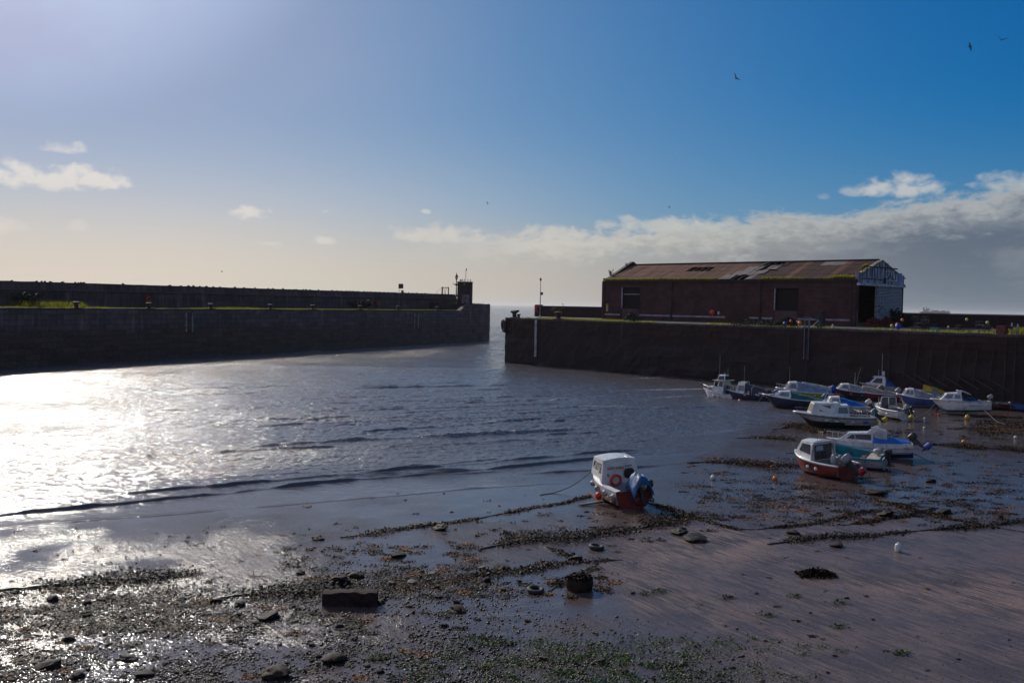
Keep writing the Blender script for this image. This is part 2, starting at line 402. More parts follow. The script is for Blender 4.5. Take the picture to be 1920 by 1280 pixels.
crests = [([(600, 985), (900, 950)], .0, .3, 0),
 ([(-200, 1010), (0, 990), (330, 963), (640, 938), (900, 914), (1105, 902)], .030, .22, .0),
 ([(-200, 985), (0, 968), (180, 950), (420, 925), (640, 902), (880, 884), (1100, 862), (1230, 845)], .12, .28, .0),
 ([(120, 938), (330, 918), (520, 902), (700, 884), (900, 868), (1110, 850), (1240, 842)], .10, .26, .0),
 ([(300, 925), (480, 905), (640, 891), (860, 868), (1000, 852)], .05, .25, 0),
 ([(250, 912), (400, 897), (450, 893), (560, 886)], .05, .3, 0),
 ([(560, 862), (700, 850), (800, 846)], .05, .3, 0),
 ([(420, 842), (560, 832), (700, 824), (900, 815), (1040, 808), (1120, 800)], .165, .40, .6),
 ([(640, 812), (860, 798), (1000, 786), (1150, 776)], 0.10, .33, 0),
 ([(840, 756), (930, 753), (1040, 750), (1110, 748)], .13, .5, .55),
 ([(860, 775), (980, 768), (1100, 762), (1200, 762)], .12, .4, .5),
 ([(1150, 733), (1230, 731), (1300, 730), (1345, 728)], .08, .5, .75),
 ([(1170, 711), (1215, 709), (1255, 707)], .10, .6, .8),
 ([(1180, 750), (1250, 745), (1330, 740)], .06, .4, .6),
 ([(1200, 771), (1230, 766), (1250, 762)], .05, .3, .8),
 ([(1140, 838), (1230, 822), (1330, 812), (1420, 800)], .04, .25, .25),
 ([(1080, 870), (1180, 858), (1300, 838)], .03, .2, .1),
 ([(640, 725), (760, 722), (900, 715)], .07, .6, 0), ([(500, 752), (640, 745), (760, 742)], .05, .5, 0),
 ([(700, 778), (820, 770), (940, 764)], .05, .4, 0), ([(950, 832), (1060, 826), (1150, 815)], .04, .25, .1),
 ([(200, 800), (420, 790), (620, 780)], .04, .4, 0), ([(60, 870), (260, 855), (420, 846)], .05, .3, 0)]
_r = random.Random(12)
for k in range(40):
    px0 = _r.uniform(200, 1050); y0 = _r.uniform(725, 905); ln = _r.uniform(160, 480); sl_ = -.018-.035*(y0-700)/200
    crests.append(([(px0, y0), (px0+ln*.5, y0+sl_*ln*.5), (px0+ln, y0+sl_*ln)], _r.uniform(.045, .095), _r.uniform(.16, .27)*(1+(900-y0)/250), 0))
for i, (pp, A, wd, fm) in enumerate(crests):
    A *= .85
    q = [PZ(*p) for p in pp]; xs = [p.x for p in q]; ys = [p.y for p in q]
    r0, r1 = np.searchsorted(yr, min(ys)-4), np.searchsorted(yr, max(ys)+5); Xs, Ys = Xw[r0:r1], Yw[r0:r1]
    g1 = np.linspace(xs[0]-60, xs[-1]+60, 3000); z1 = g1*0
    cy = np.interp(Xs, xs, ys)+.5*np.interp(Xs, g1, vnoise(g1*.5, z1+i*3.3, 40+i, 3))
    ends = np.clip((Xs-xs[0])/2.5, 0, 1)*np.clip((xs[-1]-Xs)/2.5, 0, 1)*(.45+1.3*np.clip(.5+np.interp(Xs, g1, vnoise(g1*.6, z1+i, 60+i, 2))*1.8, 0, 1))
    dy = (Ys-cy)/wd; prof = np.where(dy < 0, np.exp(-(dy*1.7)**2), np.exp(-(dy*.55)**2))
    Zw[r0:r1] += A*prof*ends
    if fm: foam[r0:r1] = np.maximum(foam[r0:r1], fm*np.exp(-((dy+.1)*1.2)**2)*np.clip(ends, 0, 1)*np.clip((Xs-xs[0])/max(.1, (xs[-1]-xs[0]))*1.5, .25 if fm > .6 else 0, 1))
# broken water in the entrance and along the pier foot
tt = (Xw-A0.x)*PN.x+(Yw-A0.y)*PN.y
foam = np.maximum(foam, .45*np.exp(-((tt+3.0)/2.5)**2)*np.clip(.5+2*vnoise(Xw*.3, Yw*.3, 31), 0, 1)*(Yw > 170))
chop = np.clip(.18+dist/22, .10, 1.0)*(1+.9*np.clip((Yw-115)/50, 0, 1)+.9*np.exp(-(np.minimum(tt, 0)/9)**2))
water = mesh_grid('water', Xw, Yw, Zw, wm, {'chop': chop, 'foam': foam}); tag(water, kind='structure')
# open sea beyond, out to the horizon, and the sides
mb = MB()
ye = float(yr[-1]); xl, xr = ye*-.9, ye*.72
mb.add([(xl, ye, -.02), (xr, ye, -.02), (60000, 60000, -.02), (-60000, 60000, -.02)], [(0, 1, 2, 3)])
mb.add([(34*-.9, 34, -.02), (xl, ye, -.02), (-60000, 60000, -.02), (-60000, 34, -.02)], [(0, 1, 2, 3)])
mb.add([(34*.72, 34, -.25), (60000, 34, -.25), (60000, 60000, -.02), (xr, ye, -.02)], [(0, 1, 2, 3)])
sea = mb.build('sea', wm); tag(sea, kind='structure')
a1 = sea.data.attributes.new('chop', 'FLOAT', 'POINT'); a1.data.foreach_set('value', [1.9]*len(sea.data.vertices))

# ------------------------------------------------------------------ stone and brick
def stone_mat(name, top, low, zsplit, zsoft=1.2, rough=.75, blocks=(2.4, .75), wet=.35, z0=0.0):
    """harbour masonry: paler weathered top, dark weedy tidal band with an uneven upper limit"""
    m = bpy.data.materials.new(name); m.use_nodes = True; t = NT(m.node_tree); b = t.n['Principled BSDF']
    tcn = t.new('ShaderNodeTexCoord').outputs['Object']
    sp_ = t.new('ShaderNodeSeparateXYZ'); t.l.new(tcn, sp_.inputs[0])
    n1 = t.noise(t.mapv(tcn, (.35, .35, .2)), 1.0, 6, .6, .5); n2 = t.noise(t.mapv(tcn, (1.6, 1.6, .35)), 1.0, 5, .65); n3 = t.noise(tcn, 3.5, 5, .65)
    zz = t.m('ADD', sp_.outputs[2], t.m('MULTIPLY', t.m('SUBTRACT', n1, .5), 3.2))
    f = t.ss(t.m('ADD', zz, t.m('MULTIPLY', t.m('SUBTRACT', n2, .5), 2.0)), zsplit-zsoft, zsplit+zsoft)
    br = t.new('ShaderNodeTexBrick'); t.l.new(t.comb(sp_.outputs[0], sp_.outputs[2]), br.inputs['Vector'])
    br.inputs['Scale'].default_value = 1; br.inputs['Brick Width'].default_value = blocks[0]; br.inputs['Row Height'].default_value = blocks[1]; br.inputs['Mortar Size'].default_value = .03
    br.inputs['Color1'].default_value = (1, 1, 1, 1); br.inputs['Color2'].default_value = (.58, .58, .6, 1); br.inputs['Mortar'].default_value = (.32, .32, .32, 1)
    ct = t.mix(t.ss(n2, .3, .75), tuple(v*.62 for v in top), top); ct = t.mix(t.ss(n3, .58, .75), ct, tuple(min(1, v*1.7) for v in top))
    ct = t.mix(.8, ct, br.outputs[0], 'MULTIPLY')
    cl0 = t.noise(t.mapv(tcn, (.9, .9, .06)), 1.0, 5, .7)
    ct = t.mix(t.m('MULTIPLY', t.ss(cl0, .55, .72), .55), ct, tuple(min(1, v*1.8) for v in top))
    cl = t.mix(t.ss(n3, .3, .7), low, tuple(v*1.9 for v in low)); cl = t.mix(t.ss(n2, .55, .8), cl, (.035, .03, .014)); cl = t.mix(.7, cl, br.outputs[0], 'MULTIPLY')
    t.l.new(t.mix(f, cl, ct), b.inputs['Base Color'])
    t.l.new(t.ss(f, 0, 1, wet+.15, rough), b.inputs['Roughness']); b.inputs['Specular IOR Level'].default_value = .3
    bn = t.new('ShaderNodeBump'); bn.inputs['Distance'].default_value = .08; bn.inputs['Strength'].default_value = .8
    t.l.new(t.m('ADD', n3, t.m('MULTIPLY', br.outputs[1], -.5)), bn.inputs['Height']); t.l.new(bn.outputs[0], b.inputs['Normal'])
    return m
def brick_mat(name, c1, c2, mortar, bw=.23, bh=.075, painted=None, pcut=.5, rough=.8, axis=0):
    m = bpy.data.materials.new(name); m.use_nodes = True; t = NT(m.node_tree); b = t.n['Principled BSDF']
    tcn = t.new('ShaderNodeTexCoord').outputs['Object']
    sp_ = t.new('ShaderNodeSeparateXYZ'); t.l.new(tcn, sp_.inputs[0])
    br = t.new('ShaderNodeTexBrick'); t.l.new(t.comb(t.m('ADD', sp_.outputs[0], sp_.outputs[1]), sp_.outputs[2]), br.inputs['Vector'])
    br.inputs['Scale'].default_value = 1; br.inputs['Brick Width'].default_value = bw; br.inputs['Row Height'].default_value = bh; br.inputs['Mortar Size'].default_value = bh*.13
    br.inputs['Color1'].default_value = (*c1, 1); br.inputs['Color2'].default_value = (*c2, 1); br.inputs['Mortar'].default_value = (*mortar, 1)
    n1 = t.noise(tcn, .45, 6, .62, .4); n2 = t.noise(tcn, 2.6, 6, .7)
    c = t.mix(t.ss(n1, .35, .7, 0, .65), br.outputs[0], tuple(v*.45 for v in c1))
    c = t.mix(t.m('MULTIPLY', t.ss(n2, .60, .72), .5), c, (.16, .15, .16))
    if painted:
        bb = t.m('SUBTRACT', br.outputs[1], 0)
        pk = t.ss(t.m('ADD', t.m('MULTIPLY', n2, .75), t.m('MULTIPLY', n1, .45)), pcut, pcut+.07, 1, 0)
        pk = t.m('MULTIPLY', pk, t.m('SUBTRACT', 1.0, t.m('MULTIPLY', bb, .95)))
        c = t.mix(pk, c, t.mix(t.ss(n2, .35, .65), painted, tuple(v*.6 for v in painted)))
    t.l.new(c, b.inputs['Base Color']); b.inputs['Roughness'].default_value = rough; b.inputs['Specular IOR Level'].default_value = .2
    bn = t.new('ShaderNodeBump'); bn.inputs['Distance'].default_value = .012; bn.inputs['Strength'].default_value = .8
    t.l.new(t.m('ADD', t.m('MULTIPLY', br.outputs[1], -1), t.m('MULTIPLY', n2, .8)), bn.inputs['Height']); t.l.new(bn.outputs[0], b.inputs['Normal'])
    return m

def wallgrid(mb, a, b, z0, z1, disp=.12, step=.9, nz=None, seed=1, topj=.06, mi=0, nrm=None):
    """an uneven masonry face from plan point a to b (2D)"""
    a, b = Vector(a), Vector(b); L = (b-a).length; d = (b-a)/L; n = nrm or Vector((d.y, -d.x)); nx = max(2, int(L/step)); nz = nz or max(2, int((z1-z0)/.7)); o = len(mb.v)
    for j in range(nz+1):
        for i in range(nx+1):
            p = a+d*(L*i/nx); z = z0+(z1-z0)*j/nz
            k = noise.noise(Vector((p.x*.35+seed, p.y*.35, z*.6)))*disp+noise.noise(Vector((p.x*1.3, p.y*1.3+seed, z*1.7)))*disp*.5
            if j == nz: z += noise.noise(Vector((p.x*.8, p.y*.8, seed)))*topj; k *= .4
            mb.v.append((p.x+n.x*k, p.y+n.y*k, z))
    for j in range(nz):
        for i in range(nx):
            q = o+j*(nx+1)+i; mb.f.append((q, q+1, q+nx+2, q+nx+1)); mb.mi.append(mi)

def local(o2, d2):
    """matrix of a frame with x along d2 at plan point o2"""
    return math.atan2(d2.y, d2.x)

pier_stone = stone_mat('pier_stone', (.26, .15, .145), (.105, .046, .038), 4.7, .8)
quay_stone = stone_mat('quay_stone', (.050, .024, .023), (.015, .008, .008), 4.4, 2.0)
deck_mat = pm('quay_paving', (.035, .030, .024), (.02, .018, .013), .6, .85, .02)
par_mat = stone_mat('parapet_concrete', (.23, .125, .12), (.05, .042, .045), -2, 1, .85, (3.0, 1.1))
# ---- harbour pier on the left, built in its own frame: x along the face, y to the back
PA = A0-PDIR*90; PL = (PE-PA).length; prz = math.atan2(PDIR.y, PDIR.x)
pier = thing('harbour_pier', 'long dark stone pier with a parapet wall along the left of the harbour', 'pier', (PA.x, PA.y, 0), prz)
def pl(p2): r = p2-PA; return Vector((r.dot(PDIR), r.dot(PN)))      # plan -> pier frame
tb0 = pl(on_line(862, A0, PDIR)).x; tb1 = pl(on_line(886, A0, PDIR)).x
mb = MB(); wallgrid(mb, (0, 0), (tb0, 0), -2.5, PT, .16, 1.2, seed=3)
wallgrid(mb, (PL, 0), (PL, 25), -2.5, BLK, .2, 1.2, seed=4)
# rising curved shoulder up to the higher head of the pier
n = 10; prev = None
for i in range(n+1):
    u = i/n; x = tb0+(tb1-tb0)*u; z = PT+(BLK-PT)*math.sin(u*PI/2)
    mb.add([(x, 0, -2.5), (x, 0, z), (x, 1.1, z)], [])
    if i: o = len(mb.v)-6; mb.f += [(o, o+3, o+4, o+1), (o+1, o+4, o+5, o+2)]; mb.mi += [0, 0]
wallgrid(mb, (tb1, 0), (PL, 0), -2.5, BLK, .22, .8, seed=5, topj=.3)
mb.build('pier_wall', pier_stone, pier)
mb = MB(); mb.add([(0, 1.0, PT), (tb1, 1.0, PT), (tb1, 25, PT), (0, 25, PT)], [(0, 1, 2, 3)])
mb.add([(tb1-22, 9, BLK-.02), (tb1-8, 9, BLK-.01), (tb1, .2, BLK-.05), (PL-.1, .2, BLK-.05), (PL-.1, 25, BLK-.05), (tb1-22, 25, BLK-.05)], [(0, 1, 2, 3, 4, 5)])
mb.add([(tb1-8, 9, BLK-.01), (tb1, .3, BLK-.05), (tb1, .3, PT), (tb1-8, 9, PT)], [(0, 1, 2, 3)]); mb.build('deck', deck_mat, pier)
mb = MB(); x = 0
while x < tb0-1:                                     # coping stones
    L_ = random.uniform(1.6, 2.6); mb.box((x+L_/2, .5, PT+.01+random.uniform(-.02, .03)), (L_-.03, 1.05, .26)); x += L_
mb.build('coping', pm('coping_stone', (.075, .060, .058), (.035, .028, .028), 1.2, .8, .02), pier)
POFF = 8.0; zt0, zt1 = 11.15, 11.42
mb = MB()
o = len(mb.v); nx = 170; pend = (lambda q_: (q_-PA).dot(PDIR))(on_line(858, A0+PN*POFF, PDIR))
for i in range(nx+1):
    x = pend*i/nx; zt = 10.75+(x/(tb0+3))*.75+noise.noise(Vector((x*.7, 0, 2)))*.06
    mb.v += [(x, POFF, PT-.1), (x, POFF+.05, zt-1.35), (x, POFF-.22, zt-1.3), (x, POFF-.20, zt-1.12), (x, POFF+.25, zt-1.05), (x, POFF+.3, zt), (x, POFF+1.6, zt), (x, POFF+1.7, PT-.1)]
for i in range(nx):
    for k in range(7): q = o+i*8+k; mb.f.append((q, q+8, q+9, q+1)); mb.mi.append(0)
mb.f.append(tuple(o+nx*8+k for k in range(8))); mb.mi.append(0)
mb.build('parapet_wall', par_mat, pier)
def pw(x, y, z): return Vector((PA.x+PDIR.x*x+PN.x*y, PA.y+PDIR.y*x+PN.y*y, z))       # pier frame -> world
def p_at(px, off):                                                        # pier frame x where column px meets the line at the given offset
    q = on_line(px, A0+PN*off, PDIR); return pl(q).x
def ztop(x): return 10.75+(x/(tb0+3))*.75
# small weeds and loose stones on the parapet
rb = MB(); rs = random.Random(3)
for px in [22, 68, 78, 84, 95, 116, 118, 141, 147, 152, 157, 231, 316, 319, 339, 352, 354, 363, 375, 387, 400, 412, 440, 457, 478, 503, 512, 531, 552, 556, 568, 574, 581, 597, 623, 632, 640, 649, 655, 661, 672, 683, 689, 695, 703, 712, 720, 728, 735, 741, 758, 766, 773, 782, 790, 797, 806, 812, 835, 841, 846]:
    x = p_at(px, POFF+.6)
    if x < tb0: rb.ell((x, POFF+.6, ztop(x)+.03), (rs.uniform(.12, .4), .2, rs.uniform(.06, .16)), 6, 4, rot=Matrix.Rotation(rs.uniform(-.4, .4), 3, 'Y'))
rbo = rb.build('weeds', pm('dark_weeds', (.05, .05, .02), (.03, .02, .02), 3, .9), pier); rbo['kind'] = 'stuff'

# brick lookout tower on the pier head
tx0 = p_at(858.5, 6.5); tx1 = p_at(885, 6.5)
tw = (PY(885, 550, 240).x-PY(858, 550, 240).x)
tp = PY(871.5, 568, 244); tp.z = BLK-.1
tower = thing('lookout_tower', 'square brick tower on the end of the left pier', 'tower', tp, R(-3))
bt = brick_mat('tower_brick', (.085, .035, .03), (.05, .025, .022), (.06, .05, .05), .5, .16)
mb = MB(); mb.box((0, 0, 2.65), (3.4, 3.4, 5.3)); mb.build('wall', bt, tower)
mb = MB(); mb.box((0, 0, 5.38), (3.62, 3.62, .16)); mb.build('roof', pm('slab_concrete', (.10, .09, .09), None, 1, .8), tower)
mb = MB(); mb.box((.75, -1.74, 3.6), (.35, .06, 1.1)); mb.build('window', pm('dark_void', (.012, .01, .012)), tower)
mb = MB(); mb.ell((.0, -1.8, 4.85), .13, 8, 6); mb.build('lamp', pm('white_paint', (.75, .74, .70), (.62, .60, .56), 2, .45), tower)
mb = MB(); mb.box((.35, -1.73, 1.2), (1.9, .03, 2.2)); mb.build('whitewashed_panel', pm('old_whitewash', (.20, .18, .22), (.07, .06, .07), 2, .9), tower)
mb = MB(); mb.tube([(.15, 0, 5.4), (.15, 0, 8.3)], .06, 6); mb.build('pole', pm('grey_metal', (.30, .30, .31), (.2, .19, .19), 3, .5, metal=.5), tower)
mb = MB(); mb.ell((.25, 0, 8.45), (.16, .13, .22), 8, 6); mb.build('pole_light', pm('black_metal', (.018, .018, .02), None, 4, .5), tower)

# iron lamp post with a lantern
lp = PY(855.3, 566, 236); lp.z = BLK-.1+1.7
lamp = thing('lamp_post', 'old iron lantern post with a ladder bar beside the brick tower', 'lamp post', lp)
bk = MATS['black_metal']
mb = MB(); mb.lathe((0, 0, 0), [(.28, 0), (.28, .35), (.15, .5), (.12, 1.9), (.10, 2.6), (.55, 2.85), (.62, 2.95), (.16, 3.0), (.10, 3.3), (.09, 3.85), (.22, 4.0)], 10)
mb.bar((-.95, 0, 3.0), (.95, 0, 3.0), .07); mb.bar((-.95, 0, 3.0), (-.7, 0, 3.6), .03); mb.build('post', bk, lamp, 'auto')
mb = MB(); mb.lathe((0, 0, 4.02), [(.18, 0), (.36, .72), (.30, .76)], 4); mb.build('lantern', pm('frosted_glass', (.62, .60, .48), (.5, .48, .38), 2, .25, transl=.5), lamp)
mb = MB(); mb.lathe((0, 0, 4.78), [(.46, 0), (.30, .2), (.14, .4), (.10, .6), (.02, .95)], 8)
for k in range(4):
    a = PI/4+k*PI/2; mb.bar((math.cos(a)*.19-0, math.sin(a)*.19, 4.0), (math.cos(a)*.37, math.sin(a)*.37, 4.8), .035)
mb.build('lantern_cap', bk, lamp)

# lattice gantry railing on the parapet
g0 = PY(828.5, 551, 226); g1 = PY(842.5, 551, 230)
ga = thing('platform_railing', 'iron lattice railing of a platform on the pier parapet', 'railing', (g0.x, g0.y, g0.z-.1))
mb = MB(); wd = abs(g1.x-g0.x); hh = 14/F*228
for yy_ in (0, 1.2):
    mb.bar((0, yy_, 0), (0, yy_, hh), .17); mb.bar((0, 0, hh-.1), (0, 1.2, hh-.1), .1); mb.bar((wd, yy_, 0), (wd, yy_, hh), .15); mb.bar((0, yy_, hh-.15), (wd, yy_, hh-.15), .13)
mb.bar((wd*.62, 0, 0), (wd*.28, 0, hh-.2), .06); mb.bar((wd*.3, 0, 0), (wd*.65, 0, hh-.2), .06); mb.bar((wd*.5, 0, 0), (wd*.82, 0, hh-.2), .05); mb.bar((wd*.16, 0, 0), (wd*.16, 0, hh), .06)
mb.build('frame', bk, ga)
mb = MB(); mb.tube([(-1.15, 0, 0), (-1.1, 0, .7), (-.5, 0, 1.3), (0, 0, hh-.1)], .04, 5); mb.build('handrail', MATS['grey_metal'], ga)
# square sign board on posts
sb = PY(751.5, 549, 216)
sg = thing('sign_board', 'dark square board on two thin posts above the pier parapet', 'sign', (sb.x, sb.y, sb.z-.3))
mb = MB(); mb.box((0, 0, 1.75), (1.03, .12, 1.03)); bo = mb.build('board', bk, sg)
bo.modifiers.new('b', 'BEVEL').width = .05
mb = MB(); mb.tube([(-.42, 0, 0), (-.42, 0, 1.3)], .03, 5); mb.tube([(-.2, 0, 0), (-.2, 0, 1.3)], .03, 5); mb.build('post', MATS['grey_metal'], sg)
mb = MB(); mb.box((.38, -.3, .55), (.5, .4, .6)); mb.build('meter_box', pm('dark_blue_paint', (.03, .03, .07), None, 3, .6), sg)

# lifebuoys on the pier, in orange-red housings
red = pm('red_plastic', (.60, .035, .02), (.48, .03, .02), 3, .4)
def lifebuoy(loc, rz, label, r=.38, post=True, group=None):
    t = thing('lifebuoy', label, 'lifebuoy', loc, rz, group); m_ = Matrix.Rotation(PI/2, 3, 'X')
    b_ = MB().torus((0, 0, 0), r*.72, r*.26, m_, 20, 8).build('ring', red, t, True)
    b_ = MB().box((0, .12, 0), (r*2.1, .08, r*2.4)).build('backboard', pm('board_red', (.40, .04, .03), (.3, .03, .03), 3, .6), t)
    if post: MB().tube([(0, .2, -r), (0, .2, -r-.9)], .04, 6).build('post', MATS['grey_metal'], t)
    return t
for px, lb in ((278.5, 'red lifebuoy on a post beneath the left stretch of pier parapet'), (710, 'red lifebuoy on the pier parapet nearer the brick tower')):
    x = p_at(px, POFF-.7); q = pw(x, POFF-.7, PT+1.45); lifebuoy(q, prz, lb, .5, True, 'lifebuoys on the pier')

# bollards along both quay edges
rust = pm('rusty_iron', (.075, .028, .018), (.03, .014, .012), 4, .8, .01)
def bollard(name='mooring_bollard', label='', mt=rust, s=1):
    t = thing(name, label, 'bollard')
    MB().lathe((0, 0, 0), [(.36*s, 0), (.36*s, .08*s), (.22*s, .14*s), (.19*s, .42*s), (.34*s, .52*s), (.34*s, .62*s), (.2*s, .68*s)], 12).build('post', mt, t, 'auto')
    MB().box((0, 0, .02*s), (.95*s, .95*s, .08*s)).build('base', mt, t); return t
b0 = bollard(label='rusty iron mooring bollard on the grassy edge of the left pier'); first = True
for i, px in enumerate((143, 279, 395, 507, 586.5, 675, 746, 819.5)):
    x = p_at(px, .75); q = pw(x, .75, PT+.12)
    if first: b0.location = q; b0['group'] = 'bollards along the left pier'; b0.scale = (1.35,)*3; first = False
    else: dup(b0, q, prz, scale=1.35)

# ladders set in the quay faces
wp = pm('weathered_white', (.42, .40, .40), (.22, .20, .20), 2.5, .7)
def face_ladder(P0, label, ztop_, zbot, wide, mt=wp, group=None, rails=True, rung=.3, rw=.09):
    ang_ = math.atan2(P0[1].y, P0[1].x); t = thing('harbour_ladder', label, 'ladder', (P0[0].x, P0[0].y, 0), ang_, group)
    for s_ in ((-1, 1) if wide > 0 else (0,)):
        MB().box((s_*wide/2, -.17, (ztop_+zbot)/2), (rw, .14, ztop_-zbot)).build('stringer', mt, t)
    if wide > 0:
        z_ = zbot+.2
        while z_ < ztop_: MB().tube([(-wide/2, -.16, z_), (wide/2, -.16, z_)], .025, 5).build('rung', rust, t); z_ += rung
    return t
for a_, b_, zb, lb in ((348, 359.5, 4.0, 'pale ladder rails low on the left stretch of the pier face'), (777, 783.5, 3.7, 'pale ladder rails on the pier face nearer the tower')):
    q = on_line((a_+b_)/2, A0, PDIR); wdt = (on_line(b_, A0, PDIR)-on_line(a_, A0, PDIR)).length
    face_ladder((q, PDIR), lb, PT-.5, zb, wdt, group='ladders on the pier face', rw=.22)

# ------------------------------------------------------------------ right-hand quay
QO = QC; QLn = 150.0; qrz = math.atan2(QDIR.y, QDIR.x)
quay = thing('harbour_quay', 'long dark stone quay wall that carries the brick warehouse', 'quay', (QO.x, QO.y, 0), qrz)
mb = MB(); wallgrid(mb, (0, 0), (QLn, 0), -2.5, QT, .22, .8, seed=11, topj=.1)
wallgrid(mb, (0, 60), (0, 0), -2.5, QT, .2, 1.2, seed=12)
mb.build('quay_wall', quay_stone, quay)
mb = MB(); mb.add([(.3, .3, QT+.02), (QLn, .3, QT+.02), (QLn, 75, QT+.02), (.3, 60, QT+.02)], [(0, 1, 2, 3)]); mb.build('deck', deck_mat, quay)
mb = MB(); x = 0
while x < QLn-2:
    L_ = random.uniform(1.3, 2.4); mb.box((x+L_/2, .45, QT-.02+random.uniform(-.03, .04)), (L_-.04, 1.0+random.uniform(-.05, .05), .26)); x += L_
mb.build('coping', MATS['coping_stone'], quay)
def ql(p2): r = p2-QO; return Vector((r.dot(QDIR), r.dot(QN)))
def qw(x, y, z): return Vector((QO.x+QDIR.x*x+QN.x*y, QO.y+QDIR.y*x+QN.y*y, z))
def q_at(px, off): return ql(on_line(px, QO+QN*off, QDIR)).x
# timber fenders and iron braces on the face (right part)
tim = pm('old_timber', (.055, .038, .03), (.025, .018, .016), 3, .85, .01, stretch=(1, 1, .2))
for i, px in enumerate((1483, 1517, 1672, 1701, 1722, 1748, 1776, 1804, 1832, 1862, 1890, 1908)):
    x = q_at(px, 0); q = qw(x, 0, 0)
    t = thing('fender_pile', 'leaning timber fender pile against the quay face, paired with its neighbours', 'pile', q, qrz, 'timber fender piles on the quay face')
    t['label'] = 'dark timber fender pile standing against the right-hand quay face'
    lean = .35 if 1690 < px < 1880 else .1
    MB().bar((0, -.28, -.3+(2.4 if lean > .3 else 0)), (lean*1.2, -.28, 5.9 if lean > .3 else 6.6), .13, .1).build('post', tim, t)
    if lean > .3: MB().bar((0, -.42, 2.6), (2.1, -.36, 1.5), .12, .1).build('brace', pm('pale_timber', (.07, .05, .05), (.04, .03, .03), 3, .85), t)
face_ladder((on_line(1007.5, QO, QDIR), QDIR), 'tall white painted ladder strip on the corner stretch of the quay', QT-.05, 1.3, 0, pm('white_strip', (.44, .42, .46), (.22, .20, .23), 2, .6), rw=.42)
lad = face_ladder((on_line(1516, QO, QDIR), QDIR), 'grey metal ladder with raised hoops on the quay below the warehouse', QT+1.35, 3.4, .55, pm('blue_grey_metal', (.16, .19, .22), (.10, .11, .13), 3, .5), rw=.09)
MB().bar((.3, -.15, QT+1.3), (.9, .8, QT+1.0), .08).bar((.9, .8, QT+1.0), (1.0, .8, QT), .08).bar((.3, -.15, QT), (.95, .8, QT+1.0), .06).build('hoop', MATS['blue_grey_metal'], lad)
MB().bar((-.25, -.15, QT+1.3), (-.25, .8, QT+1.3), .06).bar((-.25, .8, QT+1.3), (-.25, .8, QT), .06).build('hoop', MATS['blue_grey_metal'], lad)
# bollards, post, tyre
q = qw(q_at(965, 1.2), 1.2, QT+.1); bb = bollard(label='black T-headed mooring bollard on the outer corner of the quay', mt=bk, s=1.6); bb.location = q; MB().bar((-.6, 0, .95), (.75, 0, 1.12), .38, .3).build('head', bk, bb)
q = qw(q_at(973, 2.5), 2.5, QT+.05); bb = bollard(label='low rusty bollard just right of the black bollard on the quay corner'); bb.location = q
q = qw(q_at(1047, .8), .8, QT+.1); bb = bollard(label='rust brown squat bollard in the grass left of the warehouse', s=1.7); bb.location = q
q = qw(q_at(1881, .9), .9, QT+.1); bb = thing('mooring_block', 'square rust red mooring block on the quay edge at far right', 'mooring block', q, qrz)
MB().box((0, 0, .42), (.85, .7, .84)).build('post', pm('red_rust', (.16, .05, .03), (.08, .03, .02), 3, .8), bb); MB().box((.55, .1, .68), (.7, .35, .25)).build('arm', rust, bb)
tr = thing('hanging_tyre', 'black tyre hung as a fender on the corner of the quay', 'tyre', (QC.x-.25, QC.y-.3, 5.75), 0)
MB().torus((0, 0, 0), .62, .24, Matrix.Rotation(R(20), 3, 'Z') @ Matrix.Rotation(R(82), 3, 'Y') @ Matrix.Scale(1.25, 3, (1, 0, 0)), 24, 10).build('tyre', pm('tyre_rubber', (.016, .016, .018), (.03, .028, .028), 4, .7), tr, True)
MB().bar((0, 0, .8), (.5, .4, 1.5), .04).build('rope', pm('old_rope', (.20, .17, .13), (.1, .08, .07), 8, .9), tr)
# white-and-grey posts at far right edge of the quay
for i, (px, hgt) in enumerate(((1899.5, 1.25), (1910.5, 1.15))):
    q = qw(q_at(px, 1.2), 1.2, QT); pp_ = tag(MB().lathe(q, [(.09, 0), (.09, hgt-.15), (.06, hgt)], 8).build('marker_post', pm('dull_white', (.30, .31, .36), (.2, .2, .24), 3, .7)), ('left' if i == 0 else 'right')+' one of the two short grey posts by the mooring block', 'post', 'short grey posts at the quay edge')
# outer parapet wall, in line with the back of the warehouse
WB = Vector((57.2, 146.0)); WD = Vector((.704, -.71)).normalized(); WN = Vector((-WD.y, WD.x))
w0 = WB-WD*75.2; wrz = math.atan2(WD.y, WD.x)
wall = thing('sea_wall', 'low dark brick sea wall running behind the warehouse on the quay', 'wall', (w0.x, w0.y, 0), wrz)
wb_ = brick_mat('sea_wall_brick', (.05, .028, .028), (.03, .02, .02), (.03, .025, .025), .6, .2)
mb = MB(); mb.box((30.0, .45, (QT+8.88)/2-.02), (59.9, .6, 8.88-QT+.1)); mb.box((127.3, .45, (QT+8.8)/2-.02), (113, .6, 8.8-QT+.1)); mb.build('brickwork', wb_, wall)
mb = MB(); mb.box((30.0, .45, 8.97), (60.0, .75, .12)); mb.box((127.3, .45, 8.90), (113.1, .75, .12)); mb.build('coping', pm('dark_coping', (.05, .045, .05), None, 2, .8), wall)
lb_ = lifebuoy(w0.to_3d()+Vector((1.0, -.5, 8.35)), 0, 'red lifebuoy box at the seaward end of the wall left of the warehouse', .75, False)
MB().box((0, .3, -.95), (1.3, .5, 1.1)).build('plinth', MATS['coping_stone'], lb_)
ml = thing('light_mast', 'slim grey harbour light mast at the entrance corner of the quay', 'mast', PY(1012.5, 590, 180)); ml.location.z = QT
hm = zat(1010.5, 523, 180)-QT
